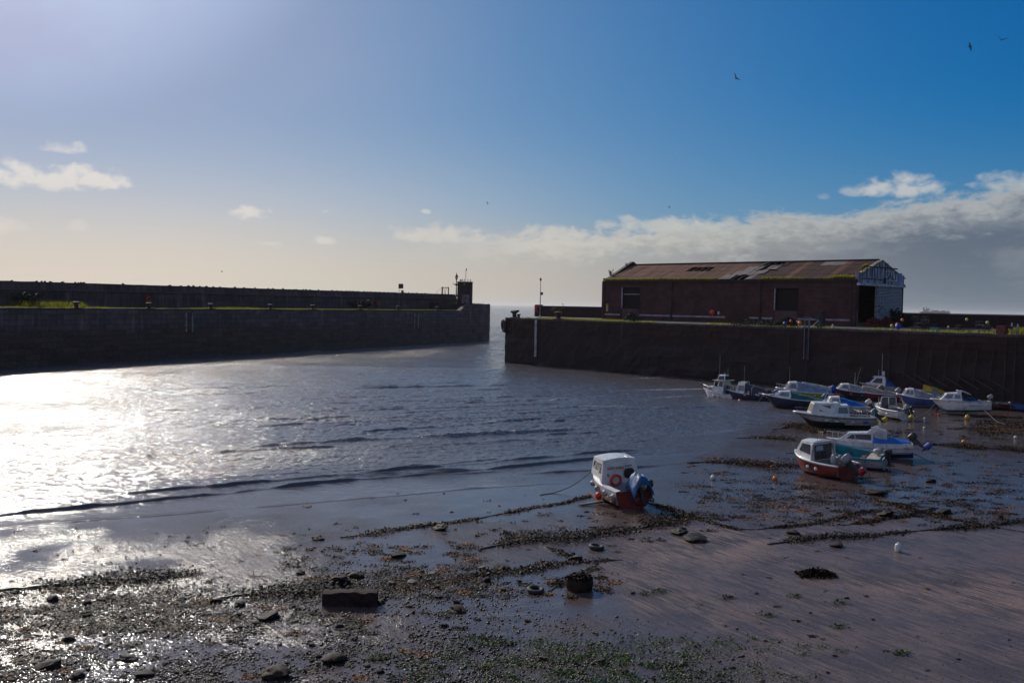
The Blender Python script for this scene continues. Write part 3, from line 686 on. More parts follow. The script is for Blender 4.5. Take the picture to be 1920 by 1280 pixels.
MB().lathe((0, 0, 0), [(.18, 0), (.16, .3), (.085, .35), (.075, hm*.55), (.055, hm*.56), (.05, hm-.3)], 8).build('pole', MATS['grey_metal'], ml)
MB().lathe((0, 0, hm-.3), [(.1, 0), (.17, .05), (.17, .38), (.08, .5)], 8).build('light', bk, ml); MB().box((.25, 0, hm*.62), (.42, .3, .5)).build('control_box', bk, ml)

# ------------------------------------------------------------------ warehouse
FL = Vector((15.3, 168.0)); FR = Vector((47.0, 136.0)); fd = (FR-FL).normalized(); LEN = (FR-FL).length; gn = Vector((-fd.y, fd.x)); DEP = 14.4
G0 = QT+.02
wh_ = thing('brick_warehouse', 'derelict red brick warehouse with rusty roof and whitewashed gable on the quay', 'warehouse', (FL.x, FL.y, G0), math.atan2(fd.y, fd.x))
def fx(px): p = on_line(px, FL, fd); return (p-FL).dot(fd)
def fz(px, py): p = on_line(px, FL, fd); return zat(px, py, p.y)-G0
def gy(px): p = on_line(px, FR, gn); return (p-FR).dot(gn)
def gzz(px, py): p = on_line(px, FR, gn); return zat(px, py, p.y)-G0
EAV = 6.35; RDG = 9.35
bmat = brick_mat('warehouse_brick', (.092, .032, .030), (.050, .020, .020), (.10, .07, .068), .5, .19)
gmat = brick_mat('whitewashed_brick', (.085, .03, .028), (.055, .022, .02), (.05, .03, .03), .5, .21, painted=(.56, .54, .58), pcut=.66)
def opened(mb, u0, u1, z0, z1, holes, th, to3, mi=0):
    us = sorted({u0, u1, *[h_[0] for h_ in holes], *[h_[1] for h_ in holes]}); zs = sorted({z0, z1, *[h_[2] for h_ in holes], *[h_[3] for h_ in holes]})
    solid = lambda i, j: 0 <= i < len(us)-1 and 0 <= j < len(zs)-1 and not any(h_[0]-1e-6 <= us[i] and us[i+1] <= h_[1]+1e-6 and h_[2]-1e-6 <= zs[j] and zs[j+1] <= h_[3]+1e-6 for h_ in holes)
    for i in range(len(us)-1):
        for j in range(len(zs)-1):
            if not solid(i, j): continue
            a, b, c, d_ = us[i], us[i+1], zs[j], zs[j+1]
            for dd in (0, th): mb.add([to3(a, dd, c), to3(b, dd, c), to3(b, dd, d_), to3(a, dd, d_)], [(0, 1, 2, 3)], mi)
            for (ni, nj, e) in ((i-1, j, ((a, c), (a, d_))), (i+1, j, ((b, c), (b, d_))), (i, j-1, ((a, c), (b, c))), (i, j+1, ((a, d_), (b, d_)))):
                if not solid(ni, nj): (ua, za), (ub, zb) = e; mb.add([to3(ua, 0, za), to3(ub, 0, zb), to3(ub, th, zb), to3(ua, th, za)], [(0, 1, 2, 3)], mi)
w1 = (fx(1167.5), fx(1200), fz(1183, 578), fz(1183, 539)); w2 = (fx(1454), fx(1497), fz(1475, 582), fz(1475, 540))
mb = MB(); opened(mb, 0, LEN, -.3, EAV, [w1, w2], .45, lambda u, d_, z: (u, d_, z))
opened(mb, .45, DEP-.45, -.3, EAV, [], .45, lambda u, d_, z: (d_, u, z))
opened(mb, 0, LEN, -.3, EAV, [(5, 8, 2, 4.5), (22, 26, 0, 4)], .45, lambda u, d_, z: (u, DEP-d_, z))
mb.prism([(0, 0, EAV), (0, DEP, EAV), (0, DEP/2, RDG+.1)], (0, 0, 0), (.45, 0, 0))
mb.build('wall', bmat, wh_)
# white plinth band between openings
band = pm('whitewash_band', (.36, .34, .40), (.20, .18, .20), 1.6, .8)
zb = fz(1360, 594.5)
for a_, b_ in ((1132, 1163), (1200, 1257), (1261, 1360), (1406, 1424), (1429, 1449), (1497, 1530), (1546, 1597)):
    ua, ub = fx(a_), fx(b_); MB().box(((ua+ub)/2, -.03, zb), (ub-ua, .06, .26)).build('plinth_band', band, wh_)
# brick panels: shallow recesses between pilaster strips
mb = MB()
for px in (1131.5, 1602):
    mb.box((fx(px), -.06, EAV/2), (.55, .12, EAV-.1))
mb.box((LEN/2, -.05, EAV-.18), (LEN-.6, .1, .3)); mb.build('brick_course', bmat, wh_)
gutter = pm('iron_gutter', (.02, .016, .018), (.035, .03, .03), 3, .7)
for px in (1260, 1426, 1597):
    MB().tube([(fx(px), -.16, -.2), (fx(px), -.16, EAV-.1)], .11, 8).build('downpipe', gutter, wh_)
MB().box((LEN/2, -.22, EAV+.03), (LEN, .3, .16)).build('gutter', gutter, wh_)
# bricked/boarded openings
dk = pm('dark_boards', (.014, .008, .008), (.008, .005, .005), 2, .9, stretch=(6, 1, 1))
def opening(w_, bar):
    t = MB().box(((w_[0]+w_[1])/2, .34, (w_[2]+w_[3])/2), (w_[1]-w_[0], .06, w_[3]-w_[2])).build('window', dk, wh_)
    m_ = MB().box((w_[0]-.1, -.03, (w_[2]+w_[3])/2), (.2, .08, w_[3]-w_[2]))
    if bar: m_.box(((w_[0]+w_[1])/2, .22, w_[2]+(w_[3]-w_[2])*.68), (w_[1]-w_[0], .08, .14))
    m_.build('frame', band, t)
    MB().box(((w_[0]+w_[1])/2, -.02, w_[3]+.13), (w_[1]-w_[0]+1.0, .08, .24)).build('lintel', pm('concrete_lintel', (.05, .035, .035), None, 2, .8), t)
    MB().box(((w_[0]+w_[1])/2, -.05, (w_[2]-.05)/2), (w_[1]-w_[0]-.1, .07, w_[2]-.1)).build('infill_panel', brick_mat('infill_brick', (.14, .085, .075), (.10, .06, .055), (.1, .08, .08)), t)
opening(w1, True); opening(w2, False)
# right gable: lower brick, beam, boarded upper part
KN = gzz(1608, 511.8); dr = (gy(1609.5), gy(1646), -.3, gzz(1627, 536)); zbeam = gzz(1640, 536.5)
mb = MB(); opened(mb, 0, DEP, -.3, zbeam, [(dr[0], dr[1], -.3, zbeam-.001)], .45, lambda u, d_, z: (LEN-d_, u, z)); mb.build('gable_wall', gmat, wh_)
AP = gzz(1647.5, 485.5)
mb = MB(); mb.prism([(LEN+.04, 0, zbeam+.32), (LEN+.04, DEP, zbeam+.32), (LEN+.04, DEP, KN-.05), (LEN+.04, DEP-1.0, KN-.05), (LEN+.04, DEP/2, AP-.25), (LEN+.04, 1.0, KN-.05), (LEN+.04, 0, KN-.05)], (0, 0, 0), (-.45, 0, 0))
gup = pm('peeling_white_boards', (.50, .48, .56), (.16, .14, .19), 1.3, .8, .01, stretch=(1, 2.2, .35), lo=.38, hi=.6); mb.build('gable_boarding', gup, wh_)
MB().box((LEN+.06, DEP/2, zbeam+.16), (.5, DEP+.1, .30)).build('gable_beam', pm('beam_white', (.62, .60, .66), (.34, .32, .38), 2, .7), wh_)
mb = MB(); dkl = pm('dark_batten', (.025, .02, .03), None, 3, .8)
zz1 = KN+1.0
mb.bar((LEN+.07, 1.6, zz1), (LEN+.07, DEP-2.3, zz1), .06, .16)
for y_ in (1.2, 2.5, 4.1, 5.6): mb.box((LEN+.07, y_, (zbeam+1.0+zz1)/2), (.06, .12, zz1-zbeam-1.1 if y_ > 1.3 else 1.0))
for y_ in (5.4, 6.3, 8.0, 8.9): mb.box((LEN+.07, y_, zz1+.35), (.06, .10, .7))
mb.box((LEN+.07, 8.05, (zbeam+.5+zz1)/2), (.08, .26, zz1-zbeam-.5)); mb.box((LEN+.08, 8.05, zbeam+.8), (.08, .75, .7))
mb.box((LEN+.07, 4.2, zbeam+.95), (.06, 6.0, .12)); mb.build('gable_battens', dkl, wh_)
# writing on the gable
def text(body, size, mt, name, parent, loc, rot, ext=.01, depth=True):
    cu = bpy.data.curves.new(name, 'FONT'); cu.body = body; cu.size = size; cu.extrude = ext; cu.align_x = 'CENTER'; cu.align_y = 'CENTER'; cu.offset = size*.025
    to = bpy.data.objects.new('tmp', cu); C.objects.link(to); dg = bpy.context.evaluated_depsgraph_get()
    me = bpy.data.meshes.new_from_object(to.evaluated_get(dg)); bpy.data.objects.remove(to)
    me.materials.clear(); me.materials.append(mt); o = bpy.data.objects.new(name, me); C.objects.link(o); o.parent = parent; o.location = loc; o.rotation_euler = rot; return o
ys_ = (gy(1662), gy(1677)); tz = gzz(1670, 518.3)
sgb = MB().box((LEN+.075, (gy(1658)+gy(1680))/2, tz), (.05, gy(1680)-gy(1658), 1.35)).build('painted_sign', pm('sign_pale', (.60, .58, .66), (.42, .40, .5), 1.5, .8), wh_)
text('SALT', 1.55, bk, 'lettering', sgb, (LEN+.115, sum(ys_)/2, tz), (PI/2, 0, PI/2))
MB().box((LEN+.08, (gy(1681)+gy(1689))/2, tz-.05), (.05, gy(1689)-gy(1681), 1.2)).build('painted_panel', pm('pale_blue_panel', (.26, .36, .52), (.2, .26, .4), 1.5, .8), wh_)
# gable copings
cop = pm('lichen_coping', (.34, .29, .20), (.16, .13, .08), 1.5, .8)
mb = MB(); X0 = LEN-.2
for sgn in (0, 1):
    m_ = (lambda y: DEP-y) if sgn else (lambda y: y)
    mb.bar((X0, m_(.1), KN+.02), (X0, m_(1.0), KN+.02), .6, .2); mb.bar((X0, m_(1.0), KN+.0), (X0, DEP/2, AP-.18), .6, .2)
mb.build('gable_coping', cop, wh_)
mb = MB(); K2 = EAV+.35
for sgn in (0, 1):
    m_ = (lambda y: DEP-y) if sgn else (lambda y: y)
    mb.bar((.2, m_(-.1), K2), (.2, m_(.9), K2), .6, .35); mb.bar((.2, m_(.7), K2), (.2, DEP/2, RDG+.45), .6, .4)
mb.build('end_coping', gutter, wh_)
for k in (0, 1): MB().box((LEN-.1, DEP-.1+.25, zbeam+.4+1.0*k), (.4, .4, .2)).build('corbel', gutter, wh_)
# roof: separate corrugated sheets, some slipped or missing; rafters and purlins beneath
def roof_mat(name, c1, c2):
    m = bpy.data.materials.new(name); m.use_nodes = True; t = NT(m.node_tree); b = t.n['Principled BSDF']
    tcn = t.new('ShaderNodeTexCoord').outputs['Object']; sp_ = t.new('ShaderNodeSeparateXYZ'); t.l.new(tcn, sp_.inputs[0])
    n1 = t.noise(t.mapv(tcn, (1.2, .12, .12)), 1.0, 6, .65, .3); n2 = t.noise(tcn, 1.1, 5, .6)
    sheet = t.new('ShaderNodeTexWhiteNoise', noise_dimensions='1D'); t.l.new(t.m('FLOOR', t.m('MULTIPLY', sp_.outputs[0], 1/.9)), sheet.inputs['W'])
    c = t.mix(t.ss(n1, .3, .7), c1, c2); c = t.mix(t.m('MULTIPLY', t.ss(n2, .55, .7), .4), c, (.03, .02, .02))
    c = t.mix(1.0, c, t.mix(sheet.outputs[0], (.72, .72, .72), (1.25, 1.2, 1.15)), 'MULTIPLY')
    t.l.new(c, b.inputs['Base Color']); b.inputs['Roughness'].default_value = .85; b.inputs['Specular IOR Level'].default_value = .15
    cw = t.m('SINE', t.m('MULTIPLY', sp_.outputs[0], 2*PI/.15)); bn = t.new('ShaderNodeBump'); bn.inputs['Distance'].default_value = .02
    t.l.new(cw, bn.inputs['Height']); bn.inputs['Strength'].default_value = .5; t.l.new(bn.outputs[0], b.inputs['Normal']); return m
rf = [roof_mat('rusty_sheet', (.17, .080, .050), (.09, .045, .032)), roof_mat('dark_rusty_sheet', (.075, .030, .024), (.038, .02, .018)), pm('fibre_cement_sheet', (.17, .135, .115), (.10, .08, .07), 1.5, .8)]
def slope(u, v, up=0.0, back=False):          # v 0 eaves .. 1 ridge
    y = -.3+(DEP/2+.3)*v; z = EAV+.15+(RDG-EAV-.15)*v+up
    return (u, DEP-y if back else y, z)
def hole(u, v):
    px = u
    if fx(1257) < u < fx(1300) and .50 < v < .86: return 0.9
    if fx(1388) < u < fx(1428) and v > .66: return 1
    return 0
mb = MB(); rs = random.Random(5); NR = 4; us = np.arange(.5, LEN-.45, .9); split = fx(1400)
for i, u in enumerate(us):
    for r_ in range(NR):
        v0, v1 = r_/NR, (r_+1)/NR+.012; uc = u+.45; vc = (v0+v1)/2
        pat = fx(1340) < uc < fx(1440)-(3.5*(1-vc)) and uc > fx(1340)+5.0*vc
        if fx(1262)+1.2*(vc-.6) < uc < fx(1303)+1.2*(vc-.6) and r_ == 2: continue
        if fx(1392) < uc < fx(1432) and r_ == 3: continue
        if pat and ((r_ == 2 and fx(1395) < uc < fx(1412)) or (r_ == 0 and fx(1365) < uc < fx(1400) and rs.random() < .6)): continue
        j = rs.uniform(0, .03) if not pat else rs.uniform(0, .12)
        mi_ = 2 if (pat and r_ < 3) else (0 if uc < split-2 else 1)
        if mi_ == 1 and (i % 7 == 2) and uc < fx(1560): mi_ = 0
        if uc > split and fx(1500) < uc < fx(1545) and r_ == 3: mi_ = 2
        jj = rs.uniform(-.01, .01)*(6 if pat else 1)
        a_, b_, c_, d_ = slope(u, v0, .05+j+.004*r_), slope(u+.93, v0+jj, .05+j+.004*r_), slope(u+.93, v1+jj, .03+j+.004*r_), slope(u, v1, .03+j+.004*r_)
        mb.add([a_, b_, c_, d_]+[(p[0], p[1], p[2]-.03) for p in (a_, b_, c_, d_)], [(0, 1, 2, 3), (7, 6, 5, 4), (0, 4, 5, 1), (1, 5, 6, 2), (2, 6, 7, 3), (3, 7, 4, 0)], mi_)
mb.add([slope(.4, 0, .05, True), slope(LEN-.3, 0, .05, True), slope(LEN-.3, 1, .05, True), slope(.4, 1, .05, True)], [(0, 1, 2, 3)], 1)
roof = mb.build('roof', rf, wh_)
mb = MB()
for u in np.arange(.9, LEN-.5, 1.1): mb.bar(slope(u, 0, -.12), slope(u, 1, -.12), .1, .16); mb.bar(slope(u, 0, -.12, True), slope(u, 1, -.12, True), .1, .16)
for v in (.2, .42, .64, .86): mb.bar(slope(.5, v, -.02), slope(LEN-.5, v, -.02), .12, .1)
mb.build('rafters', pm('grey_rafters', (.10, .085, .08), (.04, .03, .03), 2, .85), wh_)
MB().bar((.3, DEP/2, RDG+.12), (LEN-.5, DEP/2, RDG+.12), .5, .16).build('ridge_cap', gutter, wh_)
mb = MB(); mb.bar(slope(fx(1388), .66, .2), slope(fx(1396), .98, .25), .16, .04); mb.bar(slope(fx(1385), .6, .15), slope(fx(1432), .5, .18), .3, .04); mb.bar(slope(fx(1412), .62, .2), slope(fx(1440), .95, .2), .12, .04)
mb.build('slipped_sheets', rf[2], roof)
# things fixed or leaning on the front
tag(MB().lathe((0, 0, 0), [(.12, -.18), (.40, -.14), (.46, 0), (.40, .14), (.12, .18)], 18, rot=Matrix.Rotation(PI/2, 3, 'X')).build('float_buoy', pm('bright_red', (.70, .05, .015), (.55, .04, .015), 2, .35), smooth=True), 'round red buoy hung on the warehouse front, left of a small white box', 'buoy').location = (FL+fd*fx(1338)-gn*.3).to_3d()+Vector((0, 0, G0+fz(1338, 586)))
bo = bpy.data.objects['float_buoy']; bo.rotation_euler = (0, 0, math.atan2(fd.y, fd.x))
tag(MB().box((0, 0, 0), (.26, .12, .45)).build('meter_box', MATS['white_paint'], loc=(FL+fd*fx(1348.5)-gn*.1).to_3d()+Vector((0, 0, G0+fz(1348, 586.5)))), 'small white box on the warehouse front beside the red buoy', 'box')
ys = thing('warning_sign', 'yellow notice board at the left corner of the warehouse front', 'sign', (FL+fd*fx(1139.5)-gn*.1).to_3d()+Vector((0, 0, G0+fz(1139, 576.5))), math.atan2(fd.y, fd.x))
MB().box((0, 0, -.15), (.5, .05, .9)).build('board', pm('sign_yellow', (.48, .36, .08), (.36, .27, .08), 4, .5), ys); MB().box((0, 0, .48), (.48, .05, .26)).build('top_panel', MATS['sign_yellow'], ys)

# ------------------------------------------------------------------ boats
white = pm('gelcoat_white', (.70, .70, .68), (.44, .43, .41), 2.2, .33, coat=.3, lo=.38, hi=.78, detail=8)
grime = pm('grimy_white', (.46, .45, .42), (.28, .27, .25), 2.2, .5)
navy = pm('navy_hull', (.018, .020, .055), (.012, .012, .03), 2, .3, coat=.3)
blackh = pm('black_hull', (.015, .014, .017), (.03, .025, .025), 2, .45)
redh = pm('red_hull', (.26, .026, .020), (.09, .02, .016), 2.5, .45, detail=7)
darkred = pm('dark_red_hull', (.16, .018, .016), (.09, .014, .013), 2, .45)
yelh = pm('yellow_hull', (.42, .33, .02), (.30, .24, .02), 2, .4)
blueh = pm('blue_antifoul', (.015, .05, .16), (.012, .03, .09), 2, .45)
turq = pm('turquoise_paint', (.03, .28, .32), (.02, .19, .22), 2, .4)
tarp_b = pm('blue_tarpaulin', (.02, .12, .44), (.015, .08, .32), 3, .42)
tarp_d = pm('dark_tarpaulin', (.016, .016, .03), (.03, .03, .045), 3, .6)
tarp_g = pm('grey_canvas', (.30, .30, .31), (.20, .20, .215), 2.5, .8)
tarp_lb = pm('light_blue_canvas', (.22, .27, .36), (.15, .19, .27), 2.5, .7)
tarp_t = pm('teal_canvas', (.010, .10, .105), (.008, .06, .07), 2.5, .7)
tarp_tan = pm('tan_canvas', (.32, .28, .23), (.22, .19, .16), 2.5, .8)
tarp_y = pm('yellow_canvas', (.50, .36, .02), (.38, .27, .02), 2.5, .6)
glass = pm('boat_window', (.05, .055, .065), (.03, .032, .04), 2, .12, spec=.7)
pglass = pm('pale_boat_window', (.20, .22, .25), (.13, .14, .16), 2, .2)
steel = pm('stainless_rail', (.55, .55, .56), (.42, .42, .44), 5, .3, metal=.7)
wood = pm('varnished_wood', (.14, .07, .035), (.08, .04, .025), 3, .5)
liner = pm('cockpit_liner', (.34, .33, .31), (.20, .19, .18), 2.5, .6)
eng_blk = pm('engine_black', (.015, .015, .018), (.03, .03, .033), 4, .35)
eng_gry = pm('engine_grey', (.26, .28, .31), (.18, .19, .22), 4, .4)
eng_wht = pm('engine_white', (.56, .56, .54), (.4, .4, .39), 4, .4)
bucket_b = pm('blue_plastic', (.015, .06, .42), (.012, .045, .3), 4, .4)
bucket_y = pm('yellow_plastic', (.60, .44, .03), (.45, .33, .03), 4, .4)
orange = pm('orange_plastic', (.75, .22, .02), (.60, .17, .02), 4, .4)
blueeng = pm('blue_engine_cover', (.03, .12, .30), (.02, .08, .2), 4, .6)
ropem = MATS['old_rope']

class Boat:
    def __init__(s, name, label, cx, cy, L, B, H, head, hull=white, bottom=blackh, inner=liner, deckm=None, td=.52, tilt=(0, 0), sheer=.35, zoff=0.0, cat='boat', fine=2.3, transom=.82, split=.35):
        p = PG(cx, cy); h = R(head)
        s.t = thing(name, label, cat, (p.x, p.y, p.z+zoff-.05), rot=Euler((R(tilt[0]), R(tilt[1]), h)))
        s.L, s.B, s.H, s.sh, s.fine, s.tr = L, B, H, sheer, fine, transom; s.n = 18
        mb = MB(); fr = [(0, 0), (.50, .06), (.80, split*.75), (.86, split), (.95, .7), (1, 1)]
        rings = []
        for i in range(s.n+1):
            t = i/s.n; hb, zs, zk = s.hb(t), s.zs(t), s.zk(t); ring = []
            for (a, b) in fr:
                x = s.X(t)-L*.14*(1-b)*max(0, (t-.6)/.4)**2; ring.append((x, hb*a, zk+(zs-zk)*b))
            rings.append(ring)
        m = len(fr)
        for sgn in (1, -1):
            o = len(mb.v)
            for r_ in rings: mb.v += [(p_[0], sgn*p_[1], p_[2]) for p_ in r_]
            for i in range(s.n):
                for k in range(m-1): q = o+i*m+k; mb.f.append((q, q+m, q+m+1, q+1)); mb.mi.append(1 if k < 3 else 0)
        tr = rings[0]; mb.add([(p_[0], p_[1], p_[2]) for p_ in tr]+[(p_[0], -p_[1], p_[2]) for p_ in reversed(tr)], [tuple(range(2*m))])
        # inner skin: rim, side, floor
        s.td = td; fl = .34*H; k_ = int(td*s.n); o = len(mb.v)
        for i in range(k_+1):
            t = i/s.n; hb = s.hb(t); zs = s.zs(t); x = s.X(t)+(.06 if i == 0 else 0); g = min(.10, hb*.3)
            for y in (hb, hb-g, hb-g-.04, 0, -(hb-g-.04), -(hb-g), -hb):
                mb.v.append((x, y, zs if abs(y) > hb-g-.02 else fl))
        for i in range(k_):
            for k in range(6): q = o+i*7+k; mb.f.append((q, q+7, q+8, q+1)); mb.mi.append(0 if k in (0, 5) else 2)
        mb.f.append(tuple(o+k_*7+k for k in (1, 2, 3, 4, 5))); mb.mi.append(2)
        mb.add([(s.X(0)+.06, s.hb(0), s.zs(0)), (s.X(0)+.06, -s.hb(0), s.zs(0)), (s.X(0)+.06, -s.hb(0), fl), (s.X(0)+.06, s.hb(0), fl)], [(0, 1, 2, 3)], 2)
        mb.add([(s.X(0), s.hb(0), s.zs(0)), (s.X(0)+.06, s.hb(0), s.zs(0)), (s.X(0)+.06, -s.hb(0), s.zs(0)), (s.X(0), -s.hb(0), s.zs(0))], [(0, 1, 2, 3)], 0)
        s.hull = mb.build('hull', [hull, bottom, inner], s.t, 'auto')
        if td < .99:
            mb = MB(); N = s.n-k_; o = 0
            for i in range(N+1):
                t = (k_+i)/s.n; hb = s.hb(t)-.01
                for c in (-1, -.5, 0, .5, 1): mb.v.append((s.X(t), hb*c, s.zs(t)+.01+.05*(1-c*c)))
            for i in range(N):
                for k in range(4): q = i*5+k; mb.f.append((q, q+5, q+6, q+1)); mb.mi.append(0)
            mb.build('deck', deckm or white, s.t, 'auto')
    def X(s, t): return -s.L/2+s.L*t
    def T(s, x): return (x+s.L/2)/s.L
    def hb(s, t):
        a = s.tr+(1-s.tr)*math.sin(min(1, max(t, 0)/.45)*PI/2); b = 1-.97*max(0, (t-.45)/.55)**s.fine
        return s.B/2*a*b
    def zs(s, t): return s.H*(1+s.sh*max(0, (t-.15)/.85)**1.9)
    def zk(s, t): return s.zs(t)*.55*max(0, (t-.72)/.28)**2
    def strake(s, mt, r=.035, drop=0.0, name='rubbing_strake'):
        for sgn in (1, -1):
            MB().tube([(s.X(i/s.n)+.0, sgn*(s.hb(i/s.n)+.01)*(1-drop*.1), s.zs(i/s.n)-drop) for i in range(s.n+1)], r, 6).build(name, mt, s.t, True)
    def cabin(s, x0, x1, x0t, x1t, h, w0=.80, w1=.45, wt=.72, mt=white, win=glass, wins=((.08, .45), (.55, .92)), front=True, back=False, z0=None, crown=.06, vr=(.28, .82), name='cabin', roofm=None):
        """x0..x1 foot (aft..fore), x0t..x1t roof, all in metres from midships"""
        zb0, zb1 = (s.zs(s.T(x0))-.02, s.zs(s.T(x1))-.02) if z0 is None else (z0, z0)
        ha, hf = s.hb(s.T(x0))*w0, s.hb(s.T(x1))*w0; hf = min(hf, ha) if w1 is None else ha*w1/.8; zt = max(zb0, zb1)*0+s.zs(s.T((x0+x1)/2))+h; ht = ha*wt
        A = [Vector((x0, ha, zb0)), Vector((x1, hf, zb1)), Vector((x1t, min(ht, hf*1.05), zt-.03)), Vector((x0t, ht, zt))]
        mb = MB(); o = 0; P_ = lambda v: Vector((v.x, -v.y, v.z))
        mb.add([*A, *[P_(v) for v in A]], [(0, 1, 2, 3), (7, 6, 5, 4), (1, 5, 6, 2), (0, 3, 7, 4)])
        for k in range(4):
            c0, c1 = 1-k*.5, .5-k*.5
            f = lambda c, q: (q.x, q.y*c, q.z+crown*(1-c*c))
            mb.add([f(c0, A[2]), f(c0, A[3]), f(c1, A[3]), f(c1, A[2])], [(0, 1, 2, 3)], 1 if roofm else 0)
        for q in (A[2], A[3]): mb.add([f(c, q) for c in (1, .5, 0, -.5, -1)], [(0, 1, 2, 3, 4)])
        cb = mb.build(name, [mt, roofm] if roofm else [mt], s.t)
        bev = cb.modifiers.new('bevel', 'BEVEL'); bev.width = .03; bev.segments = 2; bev.limit_method = 'ANGLE'; bev.angle_limit = R(40)
        def quad(Q, u0, u1, v0, v1, off=.012, taper=0.0):
            bl = lambda u, v: Q[0].lerp(Q[1], u).lerp(Q[3].lerp(Q[2], u), v)
            c = [bl(u0, v0), bl(u1, v0), bl(u1-taper, v1), bl(u0+taper*.5, v1)]; nn = (c[1]-c[0]).cross(c[3]-c[0]).normalized()
            return c, nn, off
        def put(Q, a, flip):
            c, nn, off = quad(Q, *a); nn = -nn if flip else nn
            mb = MB().prism(c, nn*-.05, nn*(off+.02)); mb.build('window', win, cb)
        Bq = [P_(v) for v in A]
        for (u0, u1) in wins: put(A, (u0, u1, vr[0], vr[1], .012, .03), True); put(Bq, (u0, u1, vr[0], vr[1], .012, .03), False)
        if front:
            Q = [A[1], Bq[1], Bq[2], A[2]]; put(Q, (.08, .46, .2, .85), True); put(Q, (.54, .92, .2, .85), True)
        if back:
            Q = [Bq[0], A[0], A[3], Bq[3]]; put(Q, back+(.012,), True)
        s.cab = cb; s.A = A; return cb
    def canopy(s, x0, x1, h0, h1, mt, w0=.92, w1=.92, folds=.03, sag=.0, name='canopy', flat=.75, drop=.05):
        """tarpaulin stretched from x0 (fore, height h0 over the sheer) aft to x1"""
        mb = MB(); NX, NC = 22, 14
        for i in range(NX+1):
            u = i/NX; x = x0+(x1-x0)*u; t = s.T(x); hb = s.hb(max(0, t))*(w0+(w1-w0)*u)+.02; zb = s.zs(max(0, t))-drop; ht = h0+(h1-h0)*(u**1.5)-sag*math.sin(u*PI)
            for k in range(NC+1):
                c = -1+2*k/NC; ac = abs(c); prof = (1-ac**(2.6)) if flat > .6 else (1-ac**1.7)
                y = math.copysign(hb*min(1, ac**.92), c); z = zb+(ht+drop)*prof
                n_ = noise.noise(Vector((x*2.3, k*.55, h0*3)))*folds+noise.noise(Vector((x*6+c*2, c*1.5, 5)))*folds*.6
                mb.v.append((x, y*(1+n_*.6), z+n_*(1 if ac < .95 else .3)))
        for i in range(NX):
            for k in range(NC): q = i*(NC+1)+k; mb.f.append((q, q+1, q+NC+2, q+NC+1)); mb.mi.append(0)
        mb.f.append(tuple(range(NC+1))); mb.mi.append(0); mb.f.append(tuple(NX*(NC+1)+k for k in range(NC+1))); mb.mi.append(0)
        return mb.build(name, mt, s.t, 'auto')
    def outboard(s, y=0, mt=eng_blk, tilt=35, scale=1.0, bucket=None, cover=None, turn=0):
        o = bpy.data.objects.new('outboard_motor', None); C.objects.link(o); o.parent = s.t; o.location = (s.X(0)-.05, y, s.zs(0)+.08); o.rotation_euler = (0, R(tilt), R(turn)); o.scale = (scale,)*3
        o.empty_display_size = .1
        MB().ell((-.16, 0, .26), (.27, .16, .21), 14, 10, p=.5).build('cowling', cover or mt, o, True)
        MB().prism([(-.28, .09, .1), (-.02, .09, .1), (-.08, .06, -.62), (-.22, .06, -.62)], (0, 0, 0), (0, -.16, 0)).box((.03, 0, -.05), (.14, .22, .3)).build('leg', eng_blk, o)
        MB().ell((-.18, 0, -.72), (.26, .06, .06), 10, 6).box((-.2, 0, -.60), (.38, .2, .02)).prism([(-.05, .01, -.72), (-.2, .01, -.72), (-.22, .01, -.95)], (0, 0, 0), (0, -.02, 0)).build('gearcase', eng_blk, o)
        if bucket: MB().lathe((-.42, 0, -.74), [(.20, -.17), (.17, .17)], 12, rot=Matrix.Rotation(-PI/2, 3, 'Y')).build('propeller_bucket', bucket, o)
        else:
            mb = MB()
            for k in range(3):
                a = k*2*PI/3; mb.bar((-.45, 0, -.72), (-.46, .13*math.cos(a), -.72+.13*math.sin(a)), .02, .09)
            mb.build('propeller', eng_blk, o)
        return o
    def rail(s, t0=.62, h=.32, n=5, mt=steel, r=.014):
        mb = MB(); top = []
        for sgn in (1, -1):
            pts = []
            for i in range(n+1):
                t = t0+(.985-t0)*i/n; p = Vector((s.X(t), sgn*s.hb(t)*.86, s.zs(t)+.02)); q = p+Vector((.03*i/n, 0, h)); pts.append(q)
                if i < n or sgn == 1: mb.tube([p, q], r, 5)
            top.append(pts)
        mb.tube([Vector((s.X(t0)-.12, s.hb(t0)*.86, s.zs(t0)+.02))]+top[0]+top[1][::-1]+[Vector((s.X(t0)-.12, -s.hb(t0)*.86, s.zs(t0)+.02))], r, 5)
        mb.build('bow_rail', mt, s.t)
    def aerial(s, x, y, z, h, r=.012, mt=None, lean=(0, 0), name='aerial'):
        MB().tube([(x, y, z), (x+lean[0], y+lean[1], z+h)], [r, r*.5], 5).build(name, mt or steel, s.t)
    def fenders(s, ts, side, mt=grime, ball=False, size=.09, drop=.25):
        for t in ts:
            p = Vector((s.X(t), side*(s.hb(t)+size*.9), s.zs(t)-drop))
            f = (MB().ell(p, size*1.35, 12, 8) if ball else MB().ell(p, (size*2.2, size*.8, size*.9), 10, 6)).build('fender', mt, s.t, True)
            MB().tube([p+Vector((0, 0, size)), Vector((p.x, side*s.hb(t), s.zs(t)))], .012, 4).build('lanyard', ropem, f)
    def arch(s, x, w_, z0, h, mt=white, r=.04, lean=0.0, name='frame'):
        MB().tube([(x, w_, z0), (x+lean, w_*.9, z0+h*.9), (x+lean, w_*.75, z0+h), (x+lean, -w_*.75, z0+h), (x+lean, -w_*.9, z0+h*.9), (x, -w_, z0)], r, 6).build(name, mt, s.t, True)
    def thwarts(s, ts, mt=wood):
        for t in ts: MB().box((s.X(t), 0, s.H*.72), (.26, s.hb(t)*2-.14, .04)).build('thwart', mt, s.t)

